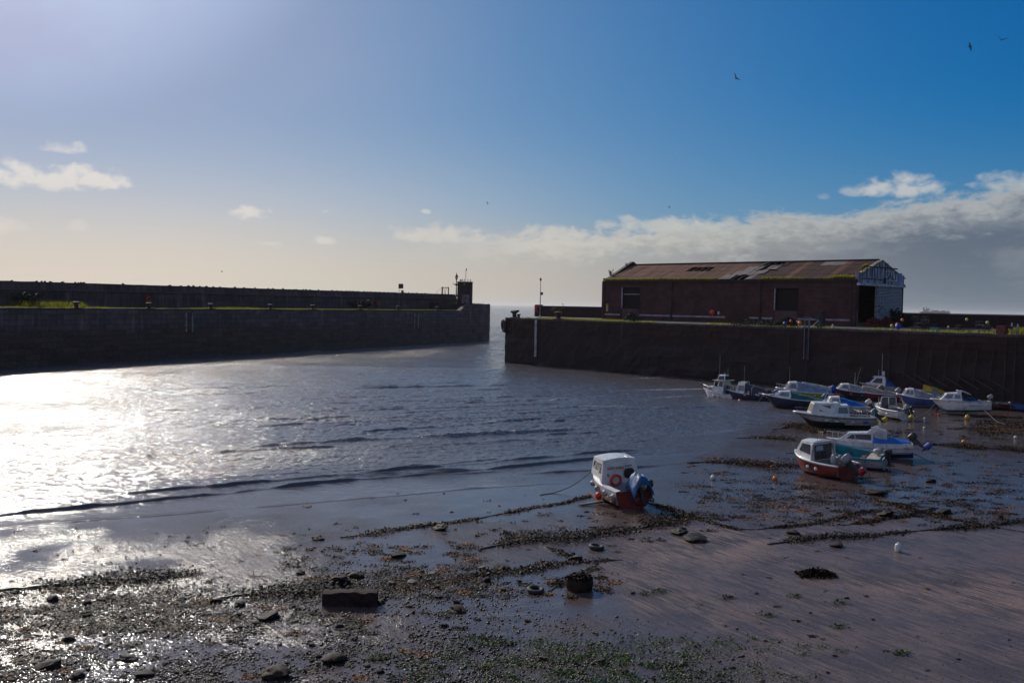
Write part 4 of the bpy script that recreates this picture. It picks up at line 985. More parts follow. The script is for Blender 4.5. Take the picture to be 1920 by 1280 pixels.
# 1 -- the small white-topped boat aground in the middle of the view
b = Boat('cabin_boat', 'small white cabin boat with an orange life ring on its cabin, stranded alone mid-harbour', 1158, 936, 4.3, 2.0, .90, 104, hull=redh, bottom=darkred, tilt=(-4, -2), sheer=.28, td=.50, zoff=.05, split=.30, deckm=white, transom=.80)
for sgn in (1, -1):
    MB().prism([(b.X(0), sgn*b.hb(0), b.zs(0)-.02), (b.X(0), sgn*(b.hb(0)+.02), b.zs(0)+.02)], (0, 0, 0), (0, 0, 0)) 
    mb = MB()
    for i in range(b.n+1):
        t = i/b.n; mb.v += [(b.X(t), sgn*(b.hb(t)+.02), b.zs(t)-.30+.06*t), (b.X(t), sgn*(b.hb(t)+.035), b.zs(t)+.01), (b.X(t), sgn*(b.hb(t)-.20 if t < .5 else b.hb(t)*.7), b.zs(t)+.05)]
    for i in range(b.n): q = i*3; mb.f += [(q, q+3, q+4, q+1), (q+1, q+4, q+5, q+2)]; mb.mi += [0, 0]
    mb.build('gunwale', white, b.t, 'auto')
cb = b.cabin(-.55, 1.55, -.42, .95, 1.0, w0=.97, w1=.62, wt=.82, wins=((.12, .86),), vr=(.42, .84), z0=None, crown=.08)
bz = b.zs(b.T(-.55)); bw = b.hb(b.T(-.55))
# bulkhead down to the cockpit floor, hatch, ring and name on it (they belong to the cabin)
bm_ = MB().add([(-.56, bw*.95, bz), (-.56, -bw*.95, bz), (-.56, -bw*.9, .3), (-.56, bw*.9, .3)], [(0, 1, 2, 3)]).build('bulkhead', pm('bulkhead_white', (.50, .51, .58), (.40, .41, .48), 1.5, .5), b.t)
nx = -.60; ly = .28; lz = bz+.36; rm = Matrix.Rotation(PI/2-R(7), 3, 'Y')
ring = MB().torus((nx-.02, ly, lz-.20), .235, .062, rm, 28, 10).build('life_ring', pm('ring_orange', (.72, .07, .02), (.6, .06, .02), 5, .45), cb, True)
for k in range(4):
    a = PI/4+k*PI/2; MB().torus((nx-.02+0, ly+math.cos(a)*.235, lz-.20+math.sin(a)*.235), .066, .012, Matrix.Rotation(a, 3, 'X') @ Matrix.Rotation(PI/2, 3, 'X'), 12, 5).build('ring_band', MATS['dark_weeds'], ring)
text('LAZY SHELL', .15, pm('lettering_orange', (.45, .12, .05), None, 3, .5), 'lettering', cb, (nx+.085, ly-.06, bz+.70), (PI/2, R(0), -PI/2), .006)
MB().ell((nx+.03, -.40, bz+.42), (.035, .26, .24), 14, 8, p=.7).build('hatch_opening', blackh, cb)
for yy_ in (-.28, -.40, -.52): MB().ell((nx+.09, yy_, bz+.76), .035, 8, 6).build('vent', blackh, cb)
MB().box((nx+.05, .62, bz+.40), (.04, .05, .12)).build('plaque', wood, cb)
for sy in (.5, -.5): MB().tube([(-.2, sy, bz+1.06), (-.18, sy, bz+1.12), (.25, sy, bz+1.11), (.27, sy, bz+1.05)], .014, 5).build('grab_rail', steel, cb)
eo = b.outboard(-.30, pm('cream_engine', (.42, .38, .32), None, 3, .5), 12, .85, None)
# blue cloth thrown over the engine
mb = MB(); N = 12
for i in range(N+1):
    for k in range(N+1):
        u, v = i/N, k/N; x = b.X(0)+.58-1.12*u; y = -.78+.98*v; c = (v-.48)*2
        z = b.zs(0)+.72-.66*abs(c)**2.2-1.3*max(0, u-.82)-.12*max(0, u-.3)+noise.noise(Vector((u*5, v*7, 1)))*.13-.30*max(0, .2-u); mb.v.append((x+noise.noise(Vector((u*5, v*4, 7)))*.06, y, z))
for i in range(N):
    for k in range(N): q = i*(N+1)+k; mb.f.append((q, q+1, q+N+2, q+N+1)); mb.mi.append(0)
o = mb.build('cloth_cover', pm('bright_blue_cloth', (.015, .12, .28), (.008, .05, .15), 3, .5), b.t, 'auto'); o.modifiers.new('s', 'SOLIDIFY').thickness = .015
b.outboard(-.72, eng_blk, 8, .78)
MB().ell((b.X(0)-.02, -.35, .42), (.12, .34, .26), 12, 8, p=.8).build('transom_pad', redh, b.t, True)
MB().tube([(b.X(0)-.05, .62, b.zs(0)+.05), (b.X(0)-.2, .3, b.zs(0)+.12), (b.X(0)+.3, .1, b.zs(0)+.08)], .02, 5).build('tiller', eng_blk, b.t)
b.fenders((.03, .22, .42, .62), 1, pm('grey_white_float', (.50, .50, .49), (.2, .2, .2), 3, .45, lo=.45, hi=.55), True, .10, .22); b.fenders((.05,), -1, grime, True, .10, .22); b.fenders((.20,), -1, grime, True, .09, .2)
MB().box((.2, .95, .06), (2.6, .2, .08), R(-4)).build('bilge_keel', wood, b.t)
LAZ = b
bq = b.t.matrix_basis @ Vector((b.X(.28), b.hb(.28)+.28, .50)); by = tag(MB().ell((0, 0, 0), (.16, .16, .19), 14, 10).build('mooring_buoy', red, smooth=True), 'bright red buoy hanging at the side of the lone cabin boat', 'buoy'); by.location = bq
tag(MB().box((0, 0, 0), (1.15, .22, .07)).build('timber_plank', pm('wet_plank', (.16, .12, .10), (.08, .06, .05), 3, .4), smooth=False), 'wet timber plank lying by the side of the lone cabin boat', 'plank').location = PG(1108, 946)
bpy.data.objects['timber_plank'].location.z += .08; bpy.data.objects['timber_plank'].rotation_euler = (0, R(-4), R(22))

# 2 -- red hulled open-backed boat
b = Boat('wheelhouse_boat', 'red hulled boat with white rim and open-backed shelter, lying against the teal boat', 1541, 888, 3.9, 1.95, .82, 118, hull=redh, bottom=darkred, td=.55, tilt=(-3, 0), split=.28, sheer=.35)
b.strake(white, .06, 0, 'gunwale')
cb = b.cabin(-.1, 1.55, .0, 1.0, .92, w0=.90, w1=.45, wt=.80, wins=((.1, .8),), mt=white, vr=(.35, .85)); MB().box((-.12, 0, b.zs(.5)+.42), (.03, 1.25, .80)).build('shelter_interior', pm('tan_interior', (.11, .08, .06), (.06, .045, .035), 2, .7), cb); MB().box((-.14, .0, b.zs(.5)+.25), (.03, .42, .36)).build('companionway', blackh, cb)
MB().box((-.15, .30, b.zs(.5)+.64), (.03, .5, .26)).build('window', pm('bright_pane', (.42, .47, .55), (.3, .35, .42), 3, .3), cb)
b.arch(-.12, b.hb(.47)*.92, b.zs(.47), .97, white, .045)
b.aerial(0, .3, b.zs(.5)+.9, 1.6, .008, eng_blk); b.outboard(.15, eng_gry, 42, 1.0, pm('crimson_bucket', (.35, .01, .03), None, 3, .4), turn=20)
MB().ell((b.X(.2), .35, b.H+.22), (.16, .14, .3), 10, 8).build('fender', grime, b.t, True); MB().ell((b.X(.16), .0, b.H+.2), (.16, .14, .28), 10, 8).build('fender', MATS['weathered_white'], b.t, True)
MB().ell((-.05, -.62, b.zs(.5)+.75), (.06, .1, .14), 8, 6).build('lantern', red, b.t, True); b.fenders((.35, .5), 1, white, True, .07, .3)
# 3 -- teal lined open boat
b = Boat('open_boat', 'open white clinker boat with turquoise inside, beside the red hulled boat', 1589, 872, 4.3, 1.9, .80, 146, hull=pm('grey_white_planks', (.44, .43, .45), (.30, .29, .31), 2, .5, stretch=(1, 1, 7)), bottom=blackh, inner=turq, td=.92, sheer=.65, tilt=(-9, 0))
b.strake(turq, .05, 0, 'gunwale'); b.thwarts((.3, .5)); MB().box((b.X(.14), 0, b.H*.9), (.7, 1.3, .05)).build('stern_deck', pm('pale_board', (.50, .42, .36), (.38, .32, .28), 3, .6), b.t)
MB().ell((b.X(.12), -.35, b.H+.15), (.28, .2, .18), 10, 8).build('canvas_bundle', grime, b.t, True); b.outboard(.1, eng_blk, 4, .8); MB().tube([(b.X(.22), b.hb(.2)+.02, b.H), (b.X(.2), b.hb(.2)+.05, .35), (b.X(.28), b.hb(.2)+.03, .3)], .03, 5).build('rope', turq, b.t)
MB().box((b.X(.72), 0, b.zs(.72)*.8), (.05, b.hb(.72)*1.7, .5)).build('bulkhead', navy, b.t)
# 4 -- white cruiser with the blue tarpaulin
b = Boat('motor_cruiser', 'white cruiser with raised windscreen, deep blue tarpaulin and blue bucket on its outboard', 1630, 856, 5.0, 1.95, .92, 160, hull=white, bottom=blueh, td=.46, sheer=.30, tilt=(2, 3), split=.42)
b.cabin(-.25, 1.9, -.25, 1.15, .55, w0=.84, w1=.42, wt=.70, wins=((.06, .80),), win=pm('smoked_window', (.06, .035, .04), (.035, .025, .03), 2, .15)); b.rail(.66, .42)
MB().prism([(-.25, .62, b.zs(.5)+.5), (.20, .62, b.zs(.5)+.52), (-.42, .55, b.zs(.5)+.98), (-.62, .55, b.zs(.5)+.93)], (0, 0, 0), (0, -.04, 0)).build('windscreen_frame', white, b.t); MB().prism([(-.25, -.58, b.zs(.5)+.5), (.20, -.58, b.zs(.5)+.52), (-.42, -.51, b.zs(.5)+.98), (-.62, -.51, b.zs(.5)+.93)], (0, 0, 0), (0, -.04, 0)).build('windscreen_frame', white, b.t)
o = b.canopy(-.15, -1.05, .95, .78, grime, .68, .68, .01, 0, 'hardtop'); b.canopy(-.2, -2.3, .52, .12, tarp_b, .86, .9, .05, .06)
b.strake(grime, .03, .28); b.fenders((.3, .45, .68), 1, grime, False, .08, .3); b.outboard(-.05, eng_gry, 42, 1.0, bucket_b, eng_blk); b.fenders((.08,), 1, grime, False, .07, .2)
b.aerial(.6, .3, b.zs(.6)+.5, .14, .04, steel, name='cleat'); b.aerial(1.2, .1, b.zs(.6)+.5, .14, .04, steel, name='cleat')
# 5 -- long white cabin boat
b = Boat('cabin_boat', 'long white boat with a two-window cabin, dark bottom and yellow bucket on its outboard', 1562, 800, 6.1, 2.1, .95, 176, hull=grime, bottom=blackh, td=.44, sheer=.28, split=.50)
b.strake(white, .07, .04, 'gunwale'); b.strake(blackh, .02, .17)
cb = b.cabin(-.1, 1.9, -.25, 1.60, .92, w0=.86, w1=.55, wt=.72, wins=((.30, .72),), win=pm('cream_curtain', (.30, .22, .14), (.16, .11, .08), 6, .4)); b.cabin(-1.05, -.05, -.95, -.1, .84, w0=.84, w1=.76, wt=.74, wins=((.12, .88),), win=pglass, front=False, name='windscreen')
b.aerial(.9, .3, b.zs(.6)+.85, 1.25, .02, grime, (-.45, 0), 'mast'); MB().box((.3, .1, b.zs(.6)+1.02), (.22, .3, .16)).build('vent', white, b.t); MB().ell((.65, -.1, b.zs(.6)+1.0), (.12, .1, .16), 8, 6).build('lamp', white, b.t)
for x in (-1.95, -1.75, -2.7): b.arch(x, .8, b.H, .42, steel, .018, name='stern_rail')
MB().tube([(-2.9, .75, b.H), (-2.85, .75, b.H+.42), (-2.4, .75, b.H+.42), (-2.35, .75, b.H)], .02, 5).build('stern_rail', white, b.t)
b.outboard(.1, eng_gry, 40, 1.0, bucket_y, pm('teal_cover', (.03, .13, .17), None, 3, .5)); b.fenders((.3, .5, .62), 1, pm('pale_fender', (.55, .56, .60), None, 3, .5), False, .09, .4); b.fenders((.14,), 1, bucket_b, False, .1, .4)
MB().tube([(2.7, .1, b.zs(.95)), (2.8, 0, b.zs(.95)+.3), (2.5, -.1, b.zs(.95)+.4), (2.3, .1, b.zs(.9))], .03, 5).build('anchor', eng_blk, b.t)
# 6 -- white boat with bright blue tarpaulin, behind the long one
b = Boat('cabin_boat', 'white cuddy boat with a bright blue tarpaulin, behind the long white cabin boat', 1577, 777, 4.5, 1.9, .85, 172, hull=grime, bottom=blackh, td=.45, sheer=.30, split=.38)
b.cabin(.15, 1.5, .25, 1.0, .68, w0=.84, w1=.45, wt=.72, wins=((.10, .70),), win=pglass); b.canopy(.3, -2.1, .66, .06, tarp_b, .86, .95, .05); b.strake(white, .04); b.fenders((.3, .5), 1, white, False, .06, .2)
b.outboard(0, eng_wht, 38, 1.0, bucket_b)
# 7 -- navy hull, teal canopy
b = Boat('fishing_boat', 'navy hulled boat with a white bow cuddy and dark teal cover', 1487, 768, 5.6, 2.1, 1.0, 172, hull=navy, bottom=blackh, td=.50, sheer=.45, tilt=(0, 0))
b.cabin(.25, 1.9, .35, 1.25, .60, w0=.82, w1=.45, wt=.72, wins=((.15, .78),), win=pglass); b.canopy(.35, -2.7, .62, .03, tarp_t, .86, .98, .05, .02); b.strake(white, .045, 0, 'gunwale')
b.outboard(.3, eng_blk, 45, 1.1, bucket_b, blueeng); b.aerial(2.3, 0, b.zs(.9), 1.2, .015, ropem, (.55, .4)); MB().box((2.0, .2, b.zs(.85)+.1), (.4, .5, .14)).build('deck_box', grime, b.t)
# 8 -- yellow hulled boat
b = Boat('fishing_boat', 'yellow hulled boat under a light blue-grey canopy, behind the navy boat', 1507, 754, 5.6, 2.1, 1.05, 174, hull=yelh, bottom=blackh, td=.55, sheer=.42)
b.cabin(.7, 2.0, .8, 1.5, .85, w0=.84, w1=.45, wt=.74, wins=((.12, .72),), win=pglass); b.canopy(.85, -2.6, .92, .30, tarp_lb, .88, .96, .06); b.strake(white, .06, 0, 'gunwale'); b.rail(.75, .4); b.aerial(1.5, .2, b.zs(.7)+.85, 1.6, .018)
b.canopy(.2, -2.6, .98, .62, grime, .55, .5, .02, name='shelter_roof'); b.fenders((.35, .6), 1, white, True, .07, .25); b.outboard(0, eng_blk, 40, 1.3, None, bucket_b); b.outboard(-.5, eng_blk, 35, 1.1, None, blueeng)
MB().ell((b.X(.02), -.9, 1.5), (.15, .15, .2), 8, 6).build('float', orange, b.t, True); MB().ell((b.X(0)-.35, .6, .85), (.45, .3, .3), 8, 6).build('float', pm('magenta_float', (.38, .02, .09), None, 3, .4), b.t, True)
# 9 -- small white motor boat with high wheelhouse
b = Boat('wheelhouse_boat', 'white motor boat with a tall wheelhouse and two blue outboards, leftmost of the moored boats', 1357, 753, 4.9, 2.1, 1.05, 138, hull=white, bottom=grime, td=.56, sheer=.30, zoff=-.1)
cb = b.cabin(-.35, 1.0, -.35, .75, 1.25, w0=.82, w1=.62, wt=.76, wins=((.1, .45), (.55, .9)), vr=(.5, .9)); b.cabin(.9, 1.8, .95, 1.5, .45, w0=.9, w1=.5, wt=.8, wins=((.1, .8),), win=pglass, name='cuddy')
zc = b.zs(.45); MB().box((-.38, .0, zc+.25), (.03, .55, 1.1)).build('doorway', blackh, cb); MB().box((-.38, -.52, zc+.55), (.03, .3, .3)).build('window', navy, cb); MB().box((-.38, .52, zc+.4), (.03, .28, .75)).build('window', eng_gry, cb)
b.cabin(-.45, .55, -.30, .45, 1.80, w0=.62, w1=.58, wt=.60, wins=((.1, .9),), z0=zc+1.25, vr=(.15, .8), back=(.06, .94, .18, .82), name='roof_pod'); MB().box((.1, 0, zc+1.27), (1.6, 1.75, .06)).build('cabin_roof', pm('cream_roof', (.5, .45, .36), None, 2, .5), cb)
b.aerial(.3, .45, zc+1.3, 2.6, .02, grime); b.aerial(-.2, -.35, zc+1.8, .7, .03, pm('tan_pole', (.35, .28, .18), None, 3, .6)); b.aerial(-.1, .1, zc+1.8, .35, .03, white); b.rail(.72, .42)
b.outboard(.25, eng_blk, 30, 1.15, None, blueeng, turn=10); b.outboard(-.4, eng_blk, 25, 1.3, None, blueeng); b.fenders((.2, .35, .5, .62), 1, white, True, .08, .35)
# 10 -- cluttered dark boat
b = Boat('fishing_boat', 'dark working boat with deck gear and black tarpaulin, right of the wheelhouse boat', 1406, 756, 5.0, 2.1, .95, 150, hull=navy, bottom=blackh, td=.6, sheer=.35)
b.cabin(.3, 1.4, .4, 1.1, .95, w0=.8, w1=.5, wt=.7, wins=((.1, .8),), win=pglass); b.canopy(.4, -2.0, 1.0, .5, tarp_d, .85, .9, .06); b.arch(.35, .9, b.H, 1.25, white, .03); b.arch(-.4, .9, b.H, .8, steel, .03); b.rail(.7, .5)
b.aerial(.7, -.2, 1.9, 1.9, .018, grime); MB().box((.8, .2, 2.12), (.7, .2, .08)).box((.8, -.5, 2.14), (.6, .2, .1)).build('radar', white, b.t)
rs = random.Random(9); 
for k in range(9): MB().box((rs.uniform(-2.2, .4), .95+rs.uniform(-.1, .15), b.H+rs.uniform(.0, .35)), (rs.uniform(.1, .5), rs.uniform(.08, .2), rs.uniform(.05, .2)), rs.uniform(0, 3)).build('deck_gear', rs.choice([white, grime, steel]), b.t)
b.outboard(.2, eng_blk, 20, 1.0, None, blueeng); b.outboard(-.5, eng_blk, 20, 1.2, None, pm('lilac_cover', (.22, .21, .38), None, 3, .5))
for (px, py, c_, r_, lb, m_) in ((1387, 752.5, 'salmon_float', .19, 'salmon pink buoy hanging at the stern of the cluttered dark boat', pm('salmon', (.62, .20, .16), (.45, .14, .12), 3, .4)), (1418.5, 751, 'r', .18, 'vivid red buoy at the bow of the navy hulled boat', red)):
    q = PG(px, py+6); q.z += .35; o = tag(MB().ell((0, 0, 0), (r_, r_, r_*1.15), 14, 10).build('mooring_buoy', m_, smooth=True), lb, 'buoy'); o.location = q
# 11 -- grey canopy, black hull
b = Boat('cabin_boat', 'black hulled boat with pale grey canopy, right of the yellow hulled boat', 1603, 752, 4.9, 1.95, 1.0, 172, hull=blackh, bottom=blackh, td=.5, sheer=.42)
b.cabin(.6, 1.9, .7, 1.4, .62, w0=.84, w1=.45, wt=.74, wins=((.12, .75),), win=pglass); b.canopy(.85, -2.4, .72, .10, tarp_g, .88, 1.0, .07); b.strake(white, .05, 0, 'gunwale'); b.aerial(.1, .2, 1.8, 1.2, .03, grime); b.aerial(-.1, -.2, 1.8, 1.7, .012, steel, (-.4, 0))
b.outboard(.1, eng_blk, 38, 1.3, bucket_b, pm('brown_cover', (.16, .12, .12), None, 3, .6)); b.fenders((.62,), 1, red, True, .10, .3); b.fenders((.40, .2), 1, grime, False, .05, .3)
# 12 -- cruiser with the long dark-blue sheet
b = Boat('motor_cruiser', 'cream cruiser with a long dark blue sheet falling aft from its wheelhouse, farthest back', 1668, 745, 6.4, 2.3, 1.2, 174, hull=grime, bottom=blackh, td=.5, sheer=.30)
b.cabin(.6, 2.5, .7, 1.6, .95, w0=.84, w1=.45, wt=.72, wins=((.25, .85),), win=pm('smoked_window', (.06, .035, .04))); b.canopy(.7, -3.0, 1.05, .18, pm('dark_blue_sheet', (.010, .035, .16), (.012, .09, .28), 1.4, .5), .86, .95, .05, .12); b.arch(2.0, .6, b.zs(.8), .8, white, .04, -.4)
b.aerial(.9, .1, 2.5, 2.3, .02, white); b.aerial(1.3, .3, 2.4, .7, .03, grime); MB().box((.7, 0, 2.65), (.35, .5, .45)).build('radar', white, b.t); b.fenders((.08,), 1, red, False, .16, .3)
# 12b -- tan canvas boat
b = Boat('cabin_boat', 'dark red hulled boat under tan canvas, between the black boat and the blue-sheeted cruiser', 1643, 753, 4.2, 1.9, .85, 172, hull=darkred, bottom=blackh, td=.5, sheer=.35)
b.canopy(1.4, -2.0, .62, .15, tarp_tan, .8, .95, .07); b.strake(white, .05, 0, 'gunwale'); b.outboard(.1, eng_gry, 42, 1.15); b.fenders((.05,), 1, red, False, .12, .15)
# 13 -- open framed white boat seen from astern
b = Boat('open_boat', 'white open boat seen from astern, with framed windscreen and yellow bag on its motor', 1670, 783, 4.3, 1.85, .80, 104, hull=white, bottom=blackh, td=.62, sheer=.3, split=.3)
zt_ = b.zs(.55); cb = b.cabin(.45, 1.5, .45, 1.2, .35, w0=.9, w1=.45, wt=.8, wins=((.1, .8),), win=pglass)
for (y0, y1) in ((.05, .68), (-.68, -.05)): MB().box((.35, (y0+y1)/2, zt_+.55), (.02, y1-y0, .62)).build('windscreen_pane', pm('smoky_pane', (.16, .15, .15), (.1, .1, .1), 3, .2), b.t)
b.arch(.35, .78, zt_, .95, white, .04); MB().tube([(.35, 0, zt_), (.35, 0, zt_+.9)], .03, 5).build('frame', white, b.t); b.strake(white, .06, 0, 'gunwale')
b.outboard(.1, eng_wht, 30, 1.0, bucket_y, eng_gry); b.outboard(-.35, eng_blk, 25, .7); MB().box((.0, .55, b.H+.1), (.4, .3, .5)).build('console', eng_blk, b.t)
b.fenders((.3, .6), 1, white, False, .08, .3); b.fenders((.1, .35), -1, white, False, .08, .35); b.aerial(.5, .85, b.H, 1.0, .04, grime)
# 14 -- blue hull with grey draped canopy
b = Boat('cabin_boat', 'blue and white boat under a draped grey canopy, beside a big white buoy', 1724, 762, 4.3, 1.9, .85, 168, hull=pm('mid_blue_hull', (.05, .09, .24), (.03, .06, .16), 2, .35), bottom=grime, td=.5, sheer=.45, split=.22)
b.cabin(.55, 1.6, .65, 1.25, .72, w0=.84, w1=.45, wt=.74, wins=((.10, .45), (.52, .88)), win=pglass); b.canopy(.75, -2.15, .78, .06, tarp_g, .88, 1.03, .13, 0, drop=.22); b.strake(white, .05, 0, 'gunwale'); b.aerial(.9, 0, 1.7, .25, .03, white); b.fenders((.02,), 1, grime, False, .1, .4)
q = PG(1712.5, 756); q.z += .28; tag(MB().ell((0, 0, 0), (.30, .30, .30), 18, 12).build('mooring_buoy', pm('chalk_white', (.62, .62, .60), (.45, .45, .44), 4, .4), smooth=True), 'large round white buoy beside the blue and white boat with grey canopy', 'buoy').location = q
# 15 -- yellow topped boat behind
b = Boat('fishing_boat', 'boat with a rounded bright yellow cover, behind the grey-canopied blue boat', 1748, 751, 4.6, 1.9, .95, 165, hull=grime, bottom=blackh, td=.55, sheer=.3)
b.canopy(.9, -1.2, .62, .22, tarp_y, .7, .8, .06); b.strake(tarp_y, .05, 0, 'gunwale'); MB().box((-.1, .60, 1.15), (.5, .25, .35)).build('window', tarp_lb, b.t); b.outboard(.2, eng_blk, 55, 1.1)
# 16 -- white cruiser with turquoise waterline
b = Boat('motor_cruiser', 'white cruiser with turquoise waterline and curved screen, rightmost white boat', 1800, 776, 4.9, 1.9, .98, 166, hull=white, bottom=turq, td=.48, sheer=.28, tilt=(2, 3), split=.24, zoff=.22)
b.cabin(-.1, 1.7, -.05, 1.15, .66, w0=.84, w1=.42, wt=.72, wins=((.08, .40), (.48, .88)), win=pglass); b.canopy(-.1, -1.4, .55, .12, navy, .84, .9, .04); b.canopy(-.4, -1.7, .30, .02, tarp_b, .9, .92, .05, name='tarpaulin')
mb = MB(); N = 8
for i in range(N+1):
    u = i/N; x = .2-1.05*u; z = b.zs(.5)+.90-.36*u**2; mb.v += [(x, c*.62, z+.05*(1-c*c)) for c in (-1, -.5, 0, .5, 1)]
for i in range(N):
    for k in range(4): q_ = i*5+k; mb.f.append((q_, q_+5, q_+6, q_+1)); mb.mi.append(0)
o = mb.build('hardtop', white, b.t, 'auto'); o.modifiers.new('s', 'SOLIDIFY').thickness = .05
MB().prism([(.0, .63, b.zs(.5)+.4), (.35, .63, b.zs(.5)+.55), (.22, .6, b.zs(.5)+.97), (-.1, .6, b.zs(.5)+.95)], (0, 0, 0), (0, -.04, 0)).build('windscreen_frame', white, b.t)
b.strake(grime, .03, .04); b.outboard(.05, eng_gry, 30, .9, blackh, eng_gry); b.fenders((.2, .72), 1, grime, False, .06, .12); MB().box((1.0, 0, b.zs(.6)+.65), (.3, .3, .12)).build('roof_hatch', navy, b.t)
MB().box((-1.2, b.hb(.26)+.01, b.H*.62), (1.3, .02, .03)).build('stripe', navy, b.t); MB().box((b.X(.9), 0, .2), (.2, .1, .4)).build('keel', darkred, b.t)
# 17, 18 -- rowing boats in the shade under the quay
b = Boat('rowing_boat', 'dark red rowing boat with oars in the deep shade under the quay', 1868, 767, 3.4, 1.4, .62, 176, hull=darkred, bottom=blackh, inner=navy, td=.95, sheer=.4); b.strake(grime, .03, 0, 'gunwale'); b.thwarts((.35, .6)); MB().tube([(-1.9, -.5, .85), (1.2, .4, .78)], .025, 5).build('oar', wood, b.t)
b = Boat('rowing_boat', 'blue rowing boat cut by the right edge of the view, under the quay', 1925, 771, 3.2, 1.4, .6, 170, hull=pm('sky_blue_paint', (.02, .11, .33), (.015, .08, .24), 2, .4), bottom=blackh, inner=navy, td=.95, sheer=.4); b.strake(navy, .03, 0, 'gunwale'); b.thwarts((.4,))

# ------------------------------------------------------------------ free floating buoys
for (px, py, r_, mt, lb) in [(1535.5, 891, .17, red, 'glossy red buoy on the wet mud in front of the red hulled boat'), (1453, 900, .13, orange, 'orange buoy half sunk in mud left of the red hulled boat'),
    (1337, 899, .14, MATS['chalk_white'], 'small white float on the water between the lone cabin boat and the seaweed'), (1807, 831.5, .15, orange, 'orange buoy on the weed line right of the blue-tarpaulin cruiser'),
    (1814, 786, .22, pm('ochre_float', (.55, .30, .06), (.4, .2, .05), 3, .4), 'ochre buoy beneath the turquoise-waterline cruiser'), (1734, 786, .10, MATS['chalk_white'], 'tiny white float right of the framed open boat'),
    (1733, 804, .11, pm('cream_float', (.55, .58, .42), None, 3, .5), 'pale green float left of the orange buoy on the weed'), (1714, 780, .11, orange, 'small orange float beside the framed open boat'),
    (1904, 822, .12, MATS['chalk_white'], 'little white float near the right edge of the mudflat'), (1760, 779, .10, red, 'tiny red marker at the bow of the turquoise-waterline cruiser'), (1641, 795, .24, bucket_y, 'yellow buoy at the stern of the long white cabin boat')]:
    q = PG(px, py); o = tag(MB().ell((0, 0, r_*.75), (r_, r_, r_*1.05), 16, 10).lathe((0, 0, r_*1.7), [(r_*.25, 0), (r_*.2, r_*.3)], 8).build('mooring_buoy', mt, smooth='auto'), lb, 'buoy'); o.location = q
q = PG(1684, 1034); c_ = thing('plastic_canister', 'white plastic canister standing alone on the open mud', 'canister', q, .4); MB().ell((0, 0, .15), (.12, .10, .17), 14, 10, p=.6).build('body', MATS['chalk_white'], c_, True); MB().lathe((0, 0, .30), [(.035, 0), (.035, .05)], 8).build('cap', MATS['chalk_white'], c_)

# slack mooring lines from the boats to the mud
def mooring_line(px, py, z0, gx, gy_, label):
    a = PG(px, py); a.z += z0; c_ = PG(gx, gy_); pts = []
    for i in range(15):
        u = i/14; p = a.lerp(c_, u); p.z = c_.z+.02+(a.z-c_.z)*max(0, 1-u*1.35)**1.6; p.x += .12*math.sin(u*7)*u; pts.append(tuple(p-a))
    o = MB().tube(pts, .022, 5).build('mooring_line', ropem, smooth=True); o.location = a; tag(o, label, 'rope', 'mooring lines of the boats')
for a_ in ((1108, 918, .9, 1010, 928, 'slack mooring line from the bow of the lone cabin boat'), (1490, 801, 1.1, 1440, 812, 'mooring line from the bow of the long white cabin boat to the weed mound'),
           (1565, 845, 1.1, 1470, 850, 'mooring line from the bow of the cruiser with deep blue tarpaulin'), (1428, 768, 1.2, 1392, 772, 'mooring line from the bow of the navy hulled boat'),
           (1758, 772, 1.2, 1716, 784, 'mooring line from the bow of the turquoise-waterline cruiser'), (1690, 762, .9, 1702, 790, 'mooring line from the framed open boat to the mud at its right'),
           (1845, 782, .6, 1885, 796, 'mooring line from the stern of the turquoise-waterline cruiser'), (1575, 893, .5, 1640, 906, 'mooring line from the stern of the red hulled boat'), (1700, 858, .5, 1775, 872, 'mooring line from the stern of the cruiser with deep blue tarpaulin')):
    mooring_line(*a_)

# ------------------------------------------------------------------ shore: stones, shingle, weed
wetrock = pm('wet_stone', (.022, .014, .011), (.009, .006, .006), 5, .62, .02, detail=7, spec=.16)
wetrock2 = pm('brown_wet_stone', (.045, .026, .016), (.02, .013, .009), 4, .62, .02, spec=.16)
palerock = pm('pale_wet_stone', (.065, .05, .038), (.035, .027, .02), 4, .6, .015, spec=.2)
mossrock = pm('mossy_stone', (.05, .085, .015), (.04, .035, .02), 7, .6, .012)
def weed_mat(name, cols, rough=.38):
    m = bpy.data.materials.new(name); m.use_nodes = True; t = NT(m.node_tree); b_ = t.n['Principled BSDF']
    at = t.new('ShaderNodeAttribute', attribute_name='tint').outputs['Fac']
    t.l.new(t.ramp(at, cols), b_.inputs['Base Color']); b_.inputs['Roughness'].default_value = rough; b_.inputs['Specular IOR Level'].default_value = .22
    return m
weedm = weed_mat('seaweed', [(0, (.006, .004, .003)), (.45, (.013, .008, .005)), (.80, (.026, .016, .006)), (.90, (.26, .085, .008)), (1, (.38, .14, .012))], .62)
weedm.node_tree.nodes['Principled BSDF'].inputs['Specular IOR Level'].default_value = .14
algm = weed_mat('green_algae', [(0, (.030, .055, .008)), (.6, (.055, .11, .012)), (1, (.09, .16, .02))], .6)
peb = weed_mat('shingle', [(0, (.010, .007, .006)), (.6, (.026, .017, .014)), (.9, (.06, .044, .036)), (1, (.10, .08, .065))], .38)
peb.node_tree.nodes['Principled BSDF'].inputs['Specular IOR Level'].default_value = .3

